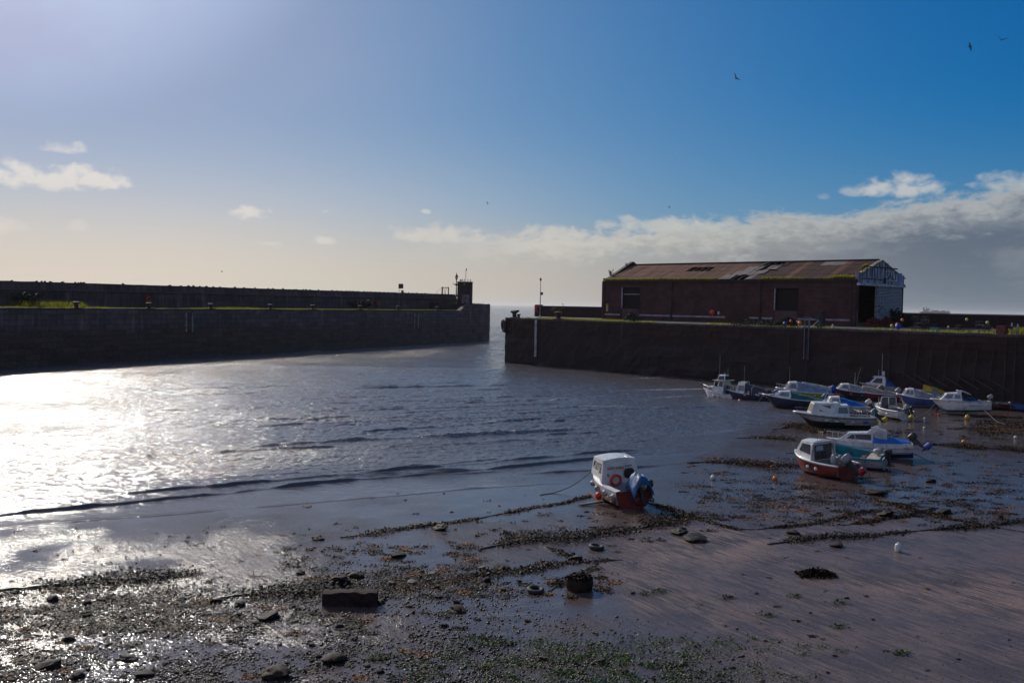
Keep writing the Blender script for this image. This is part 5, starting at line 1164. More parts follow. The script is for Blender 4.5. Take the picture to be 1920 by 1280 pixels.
def flakes(P, size, rng, flat=.45):
    """arrays of small crumpled leaf quads; P (n,3)"""
    n = len(P); d1 = rng.normal(size=(n, 3)); d1[:, 2] *= flat; d1 /= np.linalg.norm(d1, axis=1)[:, None]
    d2 = rng.normal(size=(n, 3)); d2[:, 2] *= flat; d2 -= (d1*d2).sum(1)[:, None]*d1; d2 /= np.linalg.norm(d2, axis=1)[:, None]
    sz = size*rng.uniform(.5, 1.6, n)[:, None]; el_ = rng.uniform(.35, .9, n)[:, None]
    v = np.stack([P-d1*sz, P-d2*sz*el_+rng.normal(size=(n, 3))*sz*.15, P+d1*sz, P+d2*sz*el_+rng.normal(size=(n, 3))*sz*.15], 1)
    return v.reshape(-1, 3)
def quads_obj(name, V, mat_, tint, parent=None, k=4):
    n = len(V)//k; me = bpy.data.meshes.new(name); me.vertices.add(len(V)); me.vertices.foreach_set('co', V.astype(np.float32).ravel())
    me.loops.add(n*k); me.loops.foreach_set('vertex_index', np.arange(n*k, dtype=np.int32)); me.polygons.add(n)
    me.polygons.foreach_set('loop_start', np.arange(0, n*k, k, dtype=np.int32)); me.polygons.foreach_set('loop_total', np.full(n, k, dtype=np.int32)); me.update(); me.validate()
    at = me.attributes.new('tint', 'FLOAT', 'POINT'); at.data.foreach_set('value', np.repeat(tint, k).astype(np.float32)); me.materials.append(mat_)
    o = bpy.data.objects.new(name, me); C.objects.link(o)
    if parent: o.parent = parent
    return o
def Gz(x, y): return np.array([gz(a, b_) for a, b_ in zip(x, y)])
gv = {}
_co = np.empty(len(ground.data.vertices)*3, np.float32); ground.data.vertices.foreach_get('co', _co); _Z = _co.reshape(len(yy), len(xx), 3)[:, :, 2]
def gsurf(x, y):
    """height of the built mud surface"""
    i = np.clip(np.searchsorted(yy, y)-1, 0, len(yy)-2); j = np.clip(np.searchsorted(xx, x)-1, 0, len(xx)-2)
    fy = (y-yy[i])/(yy[i+1]-yy[i]); fx_ = (x-xx[j])/(xx[j+1]-xx[j])
    return (_Z[i, j]*(1-fx_)+_Z[i, j+1]*fx_)*(1-fy)+(_Z[i+1, j]*(1-fx_)+_Z[i+1, j+1]*fx_)*fy
rng = np.random.RandomState(5)
def tints(n, orange_=.05):
    t_ = rng.uniform(0, .8, n)**1.3; k = rng.rand(n) < orange_; t_[k] = rng.uniform(.88, 1, k.sum()); return t_

# mooring ropes and chains hung with weed: pixel course, thickness (m), weediness, orange share
def weedrope(name, label, pts, thick, dens, og=.06, cat='rope', spread=1.0, taper=True):
    q = [PG(*p) for p in pts]; path = []
    for a, b_ in zip(q[:-1], q[1:]):
        m = max(2, int((b_-a).length/.12)); path += [a.lerp(b_, i/m) for i in range(m)]
    path.append(q[-1]); P = np.array([tuple(p) for p in path]); n = len(P)
    wob = np.array([noise.noise(Vector((i*.05, len(label)*.7, 0)))*.22+noise.noise(Vector((i*.2, 4, len(label))))*.05 for i in range(n)])
    P[:, 1] += wob; P[:, 2] = gsurf(P[:, 0], P[:, 1])+thick*(.05+.5*np.array([noise.noise(Vector((i*.08, 9, thick))) for i in range(n)]))
    t = thing(name, label, cat, (P[0, 0], P[0, 1], P[0, 2])); P0 = P[0].copy(); P = P-P0
    rr = [thick*(.55+.5*abs(noise.noise(Vector((i*.3, thick*50, 1))))) for i in range(n)]
    MB().tube([tuple(p) for p in P], rr, 6).build('strand', pm('weedy_rope', (.022, .015, .012), (.010, .008, .007), 8, .5, .01), t)
    N = int(n*dens*1.5); idx = rng.randint(0, n, N); clump = np.array([max(0, noise.noise(Vector((i*.07, 3.3, thick*9)))+.12)*2.6+.10 for i in range(n)]); pr = clump/clump.sum(); idx = rng.choice(n, N, p=pr)
    J = rng.normal(size=(N, 3))*np.array([1.3, 1.6, .22])*(thick*1.6*spread*clump[idx])[:, None]; J[:, 2] = np.abs(J[:, 2])+thick*.2
    V = flakes(P[idx]+J, .036, rng, .25); sw = quads_obj('seaweed', V, weedm, tints(N, og), t); sw['kind'] = 'stuff'
    return t
weedrope('mooring_rope', 'thick weed-covered mooring rope crossing the mud to the right edge', [(1440, 1021), (1480, 1014), (1520, 1009), (1600, 1005), (1700, 998), (1780, 991), (1850, 985), (1960, 974)], .075, 26, .04)
weedrope('mooring_rope', 'dark rope from the stony patch to the mud right of the concrete block', [(820, 1090), (900, 1080), (980, 1069), (1060, 1056), (1120, 1051), (1166, 1049)], .06, 26, .04)
weedrope('mooring_rope', 'heavy weed-laden rope running left from the lone cabin boat', [(898, 1030), (960, 1015), (1010, 1009), (1080, 1006), (1150, 998), (1200, 990), (1240, 978), (1290, 966)], .10, 60, .04, spread=1.5)
weedrope('mooring_rope', 'weedy rope from the lone boat to the left, nearest the waterline', [(640, 1007), (700, 1000), (770, 989), (830, 982), (900, 970), (940, 963), (1000, 951), (1052, 944), (1110, 930)], .05, 26, .08)
weedrope('mooring_rope', 'slack rope leading right from the stern of the lone cabin boat', [(1205, 940), (1245, 951), (1290, 966), (1340, 980), (1380, 991), (1420, 994), (1520, 983), (1600, 966), (1650, 955)], .05, 30, .08)
weedrope('mooring_rope', 'thin rope slanting to the upper left of the heavy weed-laden rope', [(934, 988), (952, 998), (985, 1010)], .04, 22, .02)
weedrope('mooring_rope', 'thin rope slanting down from the heavy weed-laden rope to the dark rope', [(1012, 1020), (1050, 1036), (1085, 1048)], .035, 20, .02)
weedrope('weed_line', 'broad dark line of weed along the far left of the foreshore', [(-20, 1108), (60, 1100), (120, 1094), (180, 1089), (260, 1083), (320, 1079), (365, 1075)], .11, 60, .0, 'seaweed', 1.6)
weedrope('weed_line', 'dark weed heap left of the concrete block and nearest it', [(400, 1124), (440, 1117), (490, 1112), (560, 1112), (620, 1108)], .09, 50, .02, 'seaweed', 1.6)
weedrope('mooring_rope', 'rope crossing under the cruisers, right part of the mudflat', [(1580, 984), (1640, 975), (1690, 968), (1760, 952), (1650, 940)], .04, 30, .10)
weedrope('mooring_rope', 'pair of weed-hung ropes rising toward the right edge, upper one', [(1650, 938), (1720, 958), (1780, 972), (1840, 984), (1960, 1004)], .045, 34, .12)
weedrope('weed_line', 'line of weed with orange fronds right of the blue bucket', [(1700, 832), (1760, 834), (1810, 838), (1870, 842), (1960, 846)], .14, 60, .10, 'seaweed', 1.8)
weedrope('weed_line', 'weed line with orange fronds left of the red hulled boat', [(1290, 868), (1340, 866), (1390, 869), (1440, 872), (1500, 874)], .12, 60, .10, 'seaweed', 1.8)
weedrope('weed_line', 'faint weed line on the water, left of the red hulled boat and farther off', [(1380, 822), (1430, 820), (1490, 824)], .10, 30, .16, 'seaweed', 1.4)
weedrope('weed_line', 'weed mound at the bow of the long white cabin boat', [(1450, 806), (1490, 799), (1520, 806), (1545, 812)], .16, 70, .12, 'seaweed', 1.9)
weedrope('mooring_rope', 'stub of weedy rope curving up beside the weed-filled basket', [(1030, 1108), (1042, 1098), (1052, 1088)], .06, 30, 0)
weedrope('mooring_rope', 'short weedy rope end just above the weed-filled basket', [(1066, 1080), (1090, 1072), (1118, 1065)], .035, 18, 0)
# scattered weed: one uncountable mass
cx, cy, cs, cn = [], [], [], []
def scat(n, x0, x1, y0, y1, wpx, cnt, flatk=.3):
    for _ in range(n):
        px = rng.uniform(x0, x1); py = rng.uniform(y0, y1); p = PG(px, py); cx.append(p.x); cy.append(p.y); cs.append(wpx*p.y/F*rng.uniform(.4, 1.8)); cn.append(int(cnt*rng.uniform(.8, 5.0)))
scat(240, 1280, 1920, 868, 985, 11, 22); scat(150, 1290, 1920, 905, 975, 24, 46); scat(110, 1500, 1920, 770, 868, 11, 22); scat(40, 1320, 1620, 850, 905, 26, 46); scat(60, 1830, 1960, 780, 815, 22, 40)
scat(70, 560, 1250, 925, 1060, 6, 10); scat(90, 0, 1000, 985, 1110, 5, 8); scat(45, 1300, 1920, 990, 1280, 4, 7); scat(46, 540, 900, 1020, 1070, 16, 40); scat(80, 560, 1150, 1065, 1120, 15, 42); scat(70, 0, 400, 1105, 1190, 24, 60); scat(120, 0, 950, 1100, 1285, 14, 40); scat(40, 560, 900, 1075, 1120, 24, 70); scat(50, 880, 1340, 960, 1015, 9, 20)
V = []; T = []
for a, b_, s_, n in zip(cx, cy, cs, cn):
    u = rng.normal(size=(n, 2))*np.array([s_*.55, s_*.45]); x = a+u[:, 0]; y = b_+u[:, 1]; z = gsurf(x, y)+np.abs(rng.normal(size=n))*.010+.008
    sc = .030 if b_ < 70 else .055; n = n
    V.append(flakes(np.stack([x, y, z], 1), sc, rng, .12)); T.append(tints(n, .55 if rng.rand() < .17 else .015))
tag(quads_obj('seaweed', np.concatenate(V), weedm, np.concatenate(T)), 'scattered clumps of dark and orange seaweed strewn over the wet mud', 'seaweed', kind='stuff')
V = []; T = []
for _ in range(300):
    px = rng.normal(1130, 190) if rng.rand() < .7 else rng.uniform(700, 1500); py = rng.uniform(1195, 1290); p = PG(px, py); n = rng.randint(15, 60); s_ = rng.uniform(.06, .26)
    x = p.x+rng.normal(size=n)*s_; y = p.y+rng.normal(size=n)*s_*.7; V.append(flakes(np.stack([x, y, gsurf(x, y)+.025+np.abs(rng.normal(size=n))*.02], 1), .022, rng)); T.append(rng.rand(n))
for px, py in ((1365, 1120), (1491, 1118), (1440, 1154), (1575, 1131), (1573, 1176), (1690, 1226), (1210, 1113), (1240, 1108)):
    p = PG(px, py); n = 90; x = p.x+rng.normal(size=n)*.14; y = p.y+rng.normal(size=n)*.07; V.append(flakes(np.stack([x, y, gsurf(x, y)+.03+np.abs(rng.normal(size=n))*.03], 1), .03, rng)); T.append(rng.rand(n)*.5)
tag(quads_obj('green_algae', np.concatenate(V), algm, np.concatenate(T)), 'bright green algae clinging to the shingle at the bottom of the view', 'algae', kind='stuff')

# shingle: one mass of small wet pebbles
ico = bmesh.new(); bmesh.ops.create_icosphere(ico, subdivisions=1, radius=1.0); ico.verts.ensure_lookup_table()
IV = np.array([tuple(v.co) for v in ico.verts]); IF = np.array([[v.index for v in f.verts] for f in ico.faces]); ico.free()
def pebble_field(spots, name, label):
    n = len(spots); A = np.array(spots); k = len(IV)
    sx = A[:, 2]*rng.uniform(.8, 1.5, n); sy = A[:, 2]*rng.uniform(.6, 1.0, n); sz = A[:, 2]*rng.uniform(.35, .75, n); th = rng.uniform(0, 2*PI, n)
    v = IV[None]*(1+.28*rng.normal(size=(n, k, 1)).clip(-1.3, 1.3)); v = v*np.stack([sx, sy, sz], 1)[:, None]
    c_, s_ = np.cos(th)[:, None], np.sin(th)[:, None]; x = v[..., 0]*c_-v[..., 1]*s_; y = v[..., 0]*s_+v[..., 1]*c_
    z = v[..., 2]+(gsurf(A[:, 0], A[:, 1])+sz*.30)[:, None]; VV = np.stack([x+A[:, 0:1], y+A[:, 1:2], z], -1).reshape(-1, 3)
    FF = (IF[None]+(np.arange(n)*k)[:, None, None]).reshape(-1); me = bpy.data.meshes.new(name); me.vertices.add(len(VV)); me.vertices.foreach_set('co', VV.astype(np.float32).ravel())
    me.loops.add(len(FF)); me.loops.foreach_set('vertex_index', FF.astype(np.int32)); m_ = len(FF)//3; me.polygons.add(m_); me.polygons.foreach_set('loop_start', np.arange(0, m_*3, 3, dtype=np.int32)); me.polygons.foreach_set('loop_total', np.full(m_, 3, dtype=np.int32))
    me.polygons.foreach_set('use_smooth', [True]*m_); me.update(); me.validate()
    at = me.attributes.new('tint', 'FLOAT', 'POINT'); at.data.foreach_set('value', np.repeat(rng.rand(n)**1.6, k).astype(np.float32)); me.materials.append(peb)
    o = bpy.data.objects.new(name, me); C.objects.link(o); return tag(o, label, 'shingle', kind='stuff')
def dens_map(px, py):
    """how stony the foreshore is at this place of the beach (0..1)"""
    a = np.clip((py-(1085+.10*np.clip(px-500, 0, 2000)))/150, 0, 1); r = np.clip((1560-px)/520, 0, 1)
    m = .12+.88*np.clip(vnoise(px*.011, py*.03, 91, 3)*3+.45, 0, 1)
    k1 = np.exp(-((px-720)/230)**2-((py-1105)/32)**2)*1.0; k2 = np.exp(-((px-160)/210)**2-((py-1145)/40)**2)*.6
    return np.clip(a**1.1*r*m+k1*m+k2*m, 0, 1)
spots = []; PX = rng.uniform(-60, 1750, 150000); PYv = rng.uniform(1050, 1300, 150000); D = dens_map(PX, PYv); keep = rng.rand(150000) < D*.62
for px, py in zip(PX[keep], PYv[keep]):
    p = PZ(px, py, .12); spots.append((p.x, p.y, rng.uniform(.008, .022)+(.035*rng.rand()**5)))
n0 = 0
while n0 < 3800:
    px, py = rng.uniform(-50, 1300), rng.uniform(1060, 1300)
    if rng.rand() < float(dens_map(np.array([px]), np.array([py]))[0])*(1 if px < 950 else .35): p = PZ(px, py, .12); spots.append((p.x, p.y, rng.uniform(.022, .05))); n0 += 1
for _ in range(900):
    px, py = rng.uniform(1150, 1960), rng.uniform(1085, 1290); p = PZ(px, py, .12); spots.append((p.x, p.y, rng.uniform(.008, .02)))
for _ in range(1200):
    px, py = rng.uniform(-40, 1250), rng.uniform(985, 1110); p = PZ(px, py, .1); spots.append((p.x, p.y, rng.uniform(.008, .018)))
pebble_field(spots, 'shingle', 'small dark wet pebbles covering the foreground of the beach')

# individual stones
def rock_mesh(seed, mt, sub=3, flat=.6, rough_=.35, ang=.0):
    bm_ = bmesh.new(); bmesh.ops.create_icosphere(bm_, subdivisions=sub, radius=1)
    o_ = Vector((seed*7.7, seed*3.1, seed))
    for v in bm_.verts:
        d = v.co.normalized(); k = 1+rough_*noise.noise(d*1.1+o_)*1.3+rough_*.5*noise.noise(d*2.7+o_)+rough_*.2*noise.noise(d*6+o_)
        if ang: k = min(k, 1.0/max(.35, max(abs(d.x), abs(d.y)*1.1, abs(d.z)*1.05)))
        v.co = Vector((d.x*k*1.25, d.y*k, d.z*k*flat))
    me = bpy.data.meshes.new('stone'); bm_.to_mesh(me); bm_.free(); me.polygons.foreach_set('use_smooth', [True]*len(me.polygons)); me.set_sharp_from_angle(angle=R(32)); me.materials.append(mt); return me
RM = [rock_mesh(i, m_, 3, f_, r_, a_) for i, (m_, f_, r_, a_) in enumerate([(wetrock, .6, .4, 0), (wetrock, .45, .4, 1), (wetrock2, .55, .35, 0), (wetrock, .7, .45, 1), (wetrock2, .4, .4, 1), (wetrock, .5, .5, 0), (palerock, .4, .35, 1), (wetrock, .35, .4, 0)])]
def stone(px, py, r, k=None, label=None, group=None, mesh=None):
    p = PZ(px, py, .12); r_ = .88*r*p.y/F; me = mesh or RM[rng.randint(len(RM)) if k is None else k]; o = bpy.data.objects.new('stone', me); C.objects.link(o)
    o.location = (p.x, p.y, float(gsurf(np.array([p.x]), np.array([p.y]))[0])+r_*.18); o.scale = (r_/1.15, r_/1.15, r_/1.15*rng.uniform(.8, 1.2)); o.rotation_euler = (rng.uniform(-.2, .2), rng.uniform(-.2, .2), rng.uniform(0, 6.28))
    return tag(o, label, 'stone', group)
named = [(515, 1268, 30, 2, 'big rounded brown boulder at the bottom edge, left of the middle'), (626, 1238, 26, 2, 'long brown stone just right of the brown boulder at the bottom'), (1129, 1243, 15, 5, 'dark round rock among green algae at the bottom'),
 (1018, 1235, 11, 6, 'pale pointed stone in the algae left of the dark round rock'), (1281, 1249, 11, None, 'green moss-topped stone right of the dark round rock'), (97, 1123, 13, 3, 'dark upright boulder on the broad weed line at far left'), (129, 1199, 13, 3, 'black boulder standing clear of the shingle at lower left'),
 (160, 1150, 12, 5, 'dark stone on the weed patch between the two left boulders'), (90, 1249, 24, 4, 'wide flat-backed boulder near the lower left corner'), (145, 1269, 15, 3, 'block-like stone just right of the wide boulder near the lower left corner'), (242, 1236, 17, 4, 'low dark stone above the slab at lower left'), (272, 1266, 19, 1, 'brown slab at the bottom edge in the left quarter'),
 (502, 1158, 22, 1, 'flat tilted slab left of the concrete block'), (857, 1146, 18, 0, 'rough isolated boulder to the right of the concrete block'), (638, 1091, 21, 3, 'boulder directly behind the concrete block'), (668, 1078, 16, 2, 'rounded stone behind the concrete block, to its right'), (715, 1128, 10, 0, 'small stone against the right end of the concrete block'),
 (565, 1072, 9, 5, 'round black stone alone on the mud left of the concrete block'), (528, 1098, 10, 3, 'black stone nearest the left of the concrete block'), (450, 1134, 13, 3, 'dark stone at the right end of the left weed heap'), (405, 1126, 12, 1, 'flat stone at the left end of the weed heap'), (907, 1063, 11, 6, 'squared stone beside the start of the dark rope'), (745, 1040, 18, 1, 'long flat weedy stone beyond the concrete block'),
 (598, 1006, 12, 5, 'dark stone with orange weed close to the waterline'), (826, 987, 16, 5, 'weed-covered stone on the rope nearest the waterline'), (940, 1065, 15, 5, 'low weedy stone on the dark rope right of the squared stone'), (737, 1094, 11, 6, 'pale stone above the right end of the concrete block'), (776, 1092, 14, 6, 'pale flat slab right of the pale stone behind the block'), (905, 1098, 10, 0, 'stone beneath the dark rope at its left end'),
 (942, 1105, 8, 3, 'pointed upright stone between the tyre and the dark rope'), (1304, 1012, 24, 7, 'long low weedy log-like stone below the heavy rope'), (1276, 997, 18, 5, 'weed-smothered stone above the long log-like stone'), (1080, 1045, 14, 1, 'stone where the dark rope ends'), (1640, 1004, 0, 0, ''), (1645, 928, 20, 7, 'long flat weed-topped stone below the red hulled boat'), (1745, 905, 12, 1, 'flat dark block on the bright water at right'),
 (1662, 967, 18, 5, 'dark weed-draped rock right of centre on the ropes'), (1487, 1001, 13, 1, 'flat stone just above the thick rope'), (1568, 1025, 14, 7, 'thin flat stone just below the thick rope'), (1770, 964, 14, 1, 'flat mossy stone on the upper rope at right'), (1873, 976, 11, 5, 'dark round stone above the thick rope at far right'), (1186, 1111, 6, 3, 'small square black stone alone on the open mud')]
moss = rock_mesh(31, mossrock, 3, .6, .35)
for (px, py, r_, k, lb) in named:
    if r_: stone(px, py, r_, k, lb, None, moss if k is None else None)
cnt = 0
while cnt < 230:
    px, py = rng.uniform(-20, 1400), rng.uniform(1055, 1285)
    if rng.rand() < float(dens_map(np.array([px]), np.array([py]))[0])*(1.15 if px < 950 else .5): stone(px, py, rng.uniform(2.6, 5.0)+6*rng.rand()**3, None, 'dark wet stone lying loose among the shingle of the foreshore', 'loose stones on the foreshore'); cnt += 1
# the squared concrete block
p = PG(657, 1133); cb_ = thing('concrete_block', 'long squared concrete block lying in the middle of the stony shore', 'block', p, R(2))
bm2 = MB(); nxb = 14
for i in range(nxb+1):
    for (y, z) in ((-.21, -.1), (-.22, .18), (-.20, .40), (.0, .43), (.22, .41), (.23, -.1)):
        x = -.80+1.60*i/nxb; k = noise.noise(Vector((x*5, y*7, z*7)))*.035; k -= .03*max(0, noise.noise(Vector((i*.9, z*3, y*2)))); bm2.v.append((x*(1+.02*noise.noise(Vector((z*9, y*9, 0)))), y+k, z+k+x*.02))
for i in range(nxb):
    for k in range(5): q = i*6+k; bm2.f.append((q, q+6, q+7, q+1)); bm2.mi.append(0)
bm2.f += [tuple(range(6)), tuple(nxb*6+k for k in range(6))]; bm2.mi += [0, 0]
bm2.build('block', pm('stained_concrete', (.042, .026, .023), (.02, .013, .012), 5, .8, .02, spec=.12), cb_, 'auto')
# tyres, basket, bits
def tyre(px, py, r_, label, tilt=(0, 0), fill=False):
    p = PG(px, py); o = thing('car_tyre', label, 'tyre', (p.x, p.y, p.z+.04), rot=Euler((R(tilt[0]), R(tilt[1]), .3))); R_ = r_*p.y/F
    MB().torus((0, 0, .03), R_*.74, R_*.26, None, 30, 10, flat=1.0).build('tyre', MATS['tyre_rubber'], o, True)
    MB().torus((0, 0, .05), R_*.50, R_*.05, None, 30, 6).build('bead', MATS['tyre_rubber'], o, True); return o
tyre(1004, 1109, 17, 'half-buried tyre beside the weed-filled basket', (8, 0)); tyre(1118, 1028, 15, 'worn tyre lying flat on the mud below the heavy rope', (5, 4))
p = PG(1086, 1104); o = thing('weed_basket', 'round basket heaped with brown weed on the mud right of the tyre', 'basket', (p.x, p.y, p.z)); MB().lathe((0, 0, 0), [(.34, -.05), (.42, .05), (.45, .2), (.42, .34), (.36, .36), (.34, .2)], 22).build('basket', wetrock2, o, 'auto')
n = 900; a = rng.uniform(0, 6.28, n); r_ = .42*np.sqrt(rng.rand(n)); V = flakes(np.stack([r_*np.cos(a), r_*np.sin(a), .34+.12*(1-(r_/.42)**2)+rng.normal(size=n)*.03], 1), .035, rng, .9); quads_obj('seaweed', V, weedm, tints(n, .02), o)['kind'] = 'stuff'
p = PG(1532, 1079); o = thing('weed_heap', 'separate heap of crusted weed alone on the open mud at right', 'seaweed', (p.x, p.y, p.z)); n = 1600
x = rng.normal(size=n)*.34; y = rng.normal(size=n)*.18; zz_ = np.abs(rng.normal(size=n))*.03+.17*np.exp(-(x/.5)**4)*np.exp(-(y/.28)**2)*(1+.4*vnoise(x*6+9, y*6, 4)*2); x = np.clip(x, -.62, .62); quads_obj('fronds', flakes(np.stack([x, y, zz_], 1), .035, rng, .9), weedm, tints(n, .03), o)
MB().ell((0, 0, .02), (.5, .2, .13), 14, 8).build('stone', wetrock, o, True)
p = PG(470, 1080); tag(MB().bar((0, 0, .02), (.55, -.35, .10), .02).bar((.12, -.08, .04), (.05, .12, .2), .014).bar((.3, -.19, .06), (.42, -.05, .16), .012).build('driftwood_branch', wetrock, loc=p), 'thin forked branch lying on the mud in the left part', 'branch')

# ------------------------------------------------------------------ grass and plants on the quays
grassm = weed_mat('grass', [(0, (.045, .050, .008)), (.5, (.10, .105, .012)), (1, (.20, .19, .03))], .8)
def grass_tr(m):
    t = NT(m.node_tree); b_ = t.n['Principled BSDF']; tr = t.new('ShaderNodeBsdfTranslucent'); at = t.new('ShaderNodeAttribute', attribute_name='tint').outputs['Fac']
    t.l.new(t.ramp(at, [(0, (.12, .14, .015)), (1, (.42, .38, .04))]), tr.inputs[0]); ms = t.new('ShaderNodeMixShader'); ms.inputs[0].default_value = .55
    t.l.new(b_.outputs[0], ms.inputs[1]); t.l.new(tr.outputs[0], ms.inputs[2]); t.l.new(ms.outputs[0], t.n['Material Output'].inputs[0])
grass_tr(grassm)
def blades(P, h, w_, rng_, name, label, lean=.5):
    P = np.array(P); n = len(P); hh = h*rng_.uniform(.4, 1.3, n) if np.isscalar(h) else np.array(h)*rng_.uniform(.5, 1.2, n); a = rng_.uniform(0, 6.28, n); d = np.stack([np.cos(a), np.sin(a), 0*a], 1)*w_
    tip = P+np.stack([rng_.normal(size=n)*lean*hh*.5, rng_.normal(size=n)*lean*hh*.5, hh], 1)
    V = np.stack([P-d, P+d, tip], 1).reshape(-1, 3); o = quads_obj(name, V, grassm, rng_.rand(n), None, 3); return tag(o, label, 'grass', kind='stuff')
P = []; H = []
for _ in range(16000):
    x = rng.uniform(p_at(-30, 1), tb0+3); y = 1.1+abs(rng.normal())*1.2+ (rng.rand()**2)*4
    if vnoise(np.array([x*.12]), np.array([y*.4]), 61, 3)[0] < -.18: continue
    q = pw(x, y, PT-.02); P.append(tuple(q)); H.append(.30+.5*max(0, vnoise(np.array([x*.06]), np.array([1.0]), 62, 2)[0]+.05))
for _ in range(2500): x = rng.uniform(p_at(40, 4), p_at(155, 4)); q = pw(x, rng.uniform(3, 6.5), PT); P.append(tuple(q)); H.append(1.0)
for _ in range(1500): x = rng.uniform(tb1-22, PL-1); q = pw(x, rng.uniform(.4, 7) if x > tb1 else 9.1+rng.rand(), BLK-.05); P.append(tuple(q)); H.append(.35)
blades(P, H, .05, rng, 'grass', 'yellow-green grass fringe along the edge of the left pier')
P = []; H = []
for _ in range(15000):
    x = rng.uniform(1.5, 100) if rng.rand() < .5 else rng.uniform(q_at(965, 1), q_at(1140, 1)); y = .9+rng.rand()*(7 if x < q_at(1150, 2) else 2.5)
    sw = vnoise(np.array([x*.15]), np.array([y*.3]), 65, 3)[0]
    if q_at(1150, 1) < x < q_at(1690, 1) and sw < .12: continue
    if sw < -.25: continue
    q = qw(x, y, QT); P.append(tuple(q)); H.append(.32+.3*max(0, sw))
for _ in range(2500): x = rng.uniform(q_at(1868, 3), q_at(1960, 3)); q = qw(x, rng.uniform(2.5, 7), QT); P.append(tuple(q)); H.append(.75)
blades(P, H, .045, rng, 'grass', 'bright rough grass along the top of the right-hand quay')
P = []; ca, sa = math.cos(wh_.rotation_euler.z), math.sin(wh_.rotation_euler.z)
def wl(u, v, z): return (FL.x+ca*u-sa*v, FL.y+sa*u+ca*v, G0+z)
H = []
for _ in range(9000):
    u = rng.uniform(.3, LEN-.3); k = vnoise(np.array([u*.35]), np.array([0.5]), 67, 3)[0]; px_ok = (u < fx(1345)) or (fx(1430) < u < fx(1508)) or (u > fx(1545)); 
    if not px_ok or (k < -.22 and u > 3): continue
    P.append(wl(u, rng.uniform(-.38, .35), EAV+.08+rng.uniform(0, .12))); H.append(.32+.5*max(0, k)+(.2 if u > fx(1560) else 0))
for _ in range(150): v = rng.uniform(2.2, 3.4); P.append(wl(LEN-.4+rng.uniform(-.2, .1), v, KN+.1+(v-1)*.42)); H.append(.5)
blades(P, H, .05, rng, 'grass', 'moss and grass growing along the eaves gutter of the brick warehouse')
leafm = pm('shrub_leaf', (.055, .07, .015), (.025, .035, .01), 3, .7, transl=.35); twig = pm('twig', (.04, .03, .02))
def shrub(name, label, base, w_, h_, n=260, leaf=.09, dens=1.0, mt=None):
    t = thing(name, label, 'shrub', base); rs = random.Random(len(label)); mb = MB(); tips = []
    for k in range(max(5, int(8*dens))):
        a = rs.uniform(0, 6.28); r_ = rs.uniform(.2, 1)*w_/2; tip = Vector((math.cos(a)*r_, math.sin(a)*r_*.6, h_*rs.uniform(.55, 1))); mb.tube([(0, 0, 0), tip*.5+Vector((0, 0, h_*.08)), tip], [.03, .02, .008], 4); tips.append(tip)
    mb.build('stems', twig, t); P = []
    for k in range(n): tp = rs.choice(tips); u = rs.uniform(.45, 1.05); P.append(tuple(tp*u+Vector((rs.gauss(0, .12)*w_*.5, rs.gauss(0, .12)*w_*.5, rs.gauss(0, .07)*h_))))
    V = flakes(np.array(P), leaf, rng, 1.0); quads_obj('foliage', V, mt or leafm, rng.rand(n), t); return t
q = qw(q_at(1046, 10), 10, QT); shrub('bush', 'leafy shrub against the sea wall left of the warehouse', q, 1.9, 2.3, 260, .12)
q = Vector(wl(-.1, 1.9, EAV+.9)); shrub('bush', 'small sapling growing on the left gable of the warehouse roof', q, 1.4, 1.2, 50, .12)
q = Vector(wl(.2, 5.6, EAV+2.7)); shrub('bush', 'tiny tuft growing near the left peak of the warehouse roof', q, .8, .8, 18, .1)
darkleaf = pm('dark_leaf', (.018, .022, .010), (.01, .012, .006), 3, .8)
q = FR+gn*(gy(1662)); q = Vector((q.x+1.2, q.y-.9, QT)); shrub('bush', 'dark bush in front of the whitewashed gable of the warehouse', q, 1.9, 2.5, 900, .15, 3, darkleaf)
q = pw(p_at(48, 5.5), 5.5, PT); shrub('bush', 'sprawling dark bramble against the parapet at far left', q, 4.2, 2.1, 1000, .15, 3, darkleaf)
q = pw(p_at(676, 5.8), 5.8, PT); shrub('bush', 'dark red-brown bramble under the pier parapet near the second lifebuoy', q, 5.5, 2.0, 1000, .18, 3, pm('red_bramble', (.05, .018, .014), (.02, .012, .01), 3, .8))

# ------------------------------------------------------------------ fishing gear on the quay
def creel():
    t = thing('lobster_pot', '', 'lobster pot'); mb = MB()
    for x in (-.35, 0, .35): mb.tube([(x, -.25, 0), (x, -.24, .25), (x, -.12, .40), (x, .12, .40), (x, .24, .25), (x, .25, 0)], .02, 5)
    for (y, z) in ((-.25, 0), (.25, 0), (-.24, .25), (.24, .25), (0, .41)): mb.bar((-.38, y, z), (.38, y, z), .025)
    mb.build('frame', eng_blk, t)
    mb = MB()
    for k in range(9): x = -.34+k*.085; mb.tube([(x, -.24, .02), (x+.04, -.22, .24), (x, -.1, .39), (x+.04, .1, .39), (x, .22, .24), (x+.04, .24, .02)], .008, 3)
    mb.build('netting', pm('green_netting', (.02, .05, .05), (.02, .025, .03), 6, .8), t); MB().box((0, 0, .02), (.74, .5, .03)).build('base', wood, t); return t
cr = creel(); first = True; rs = random.Random(4)
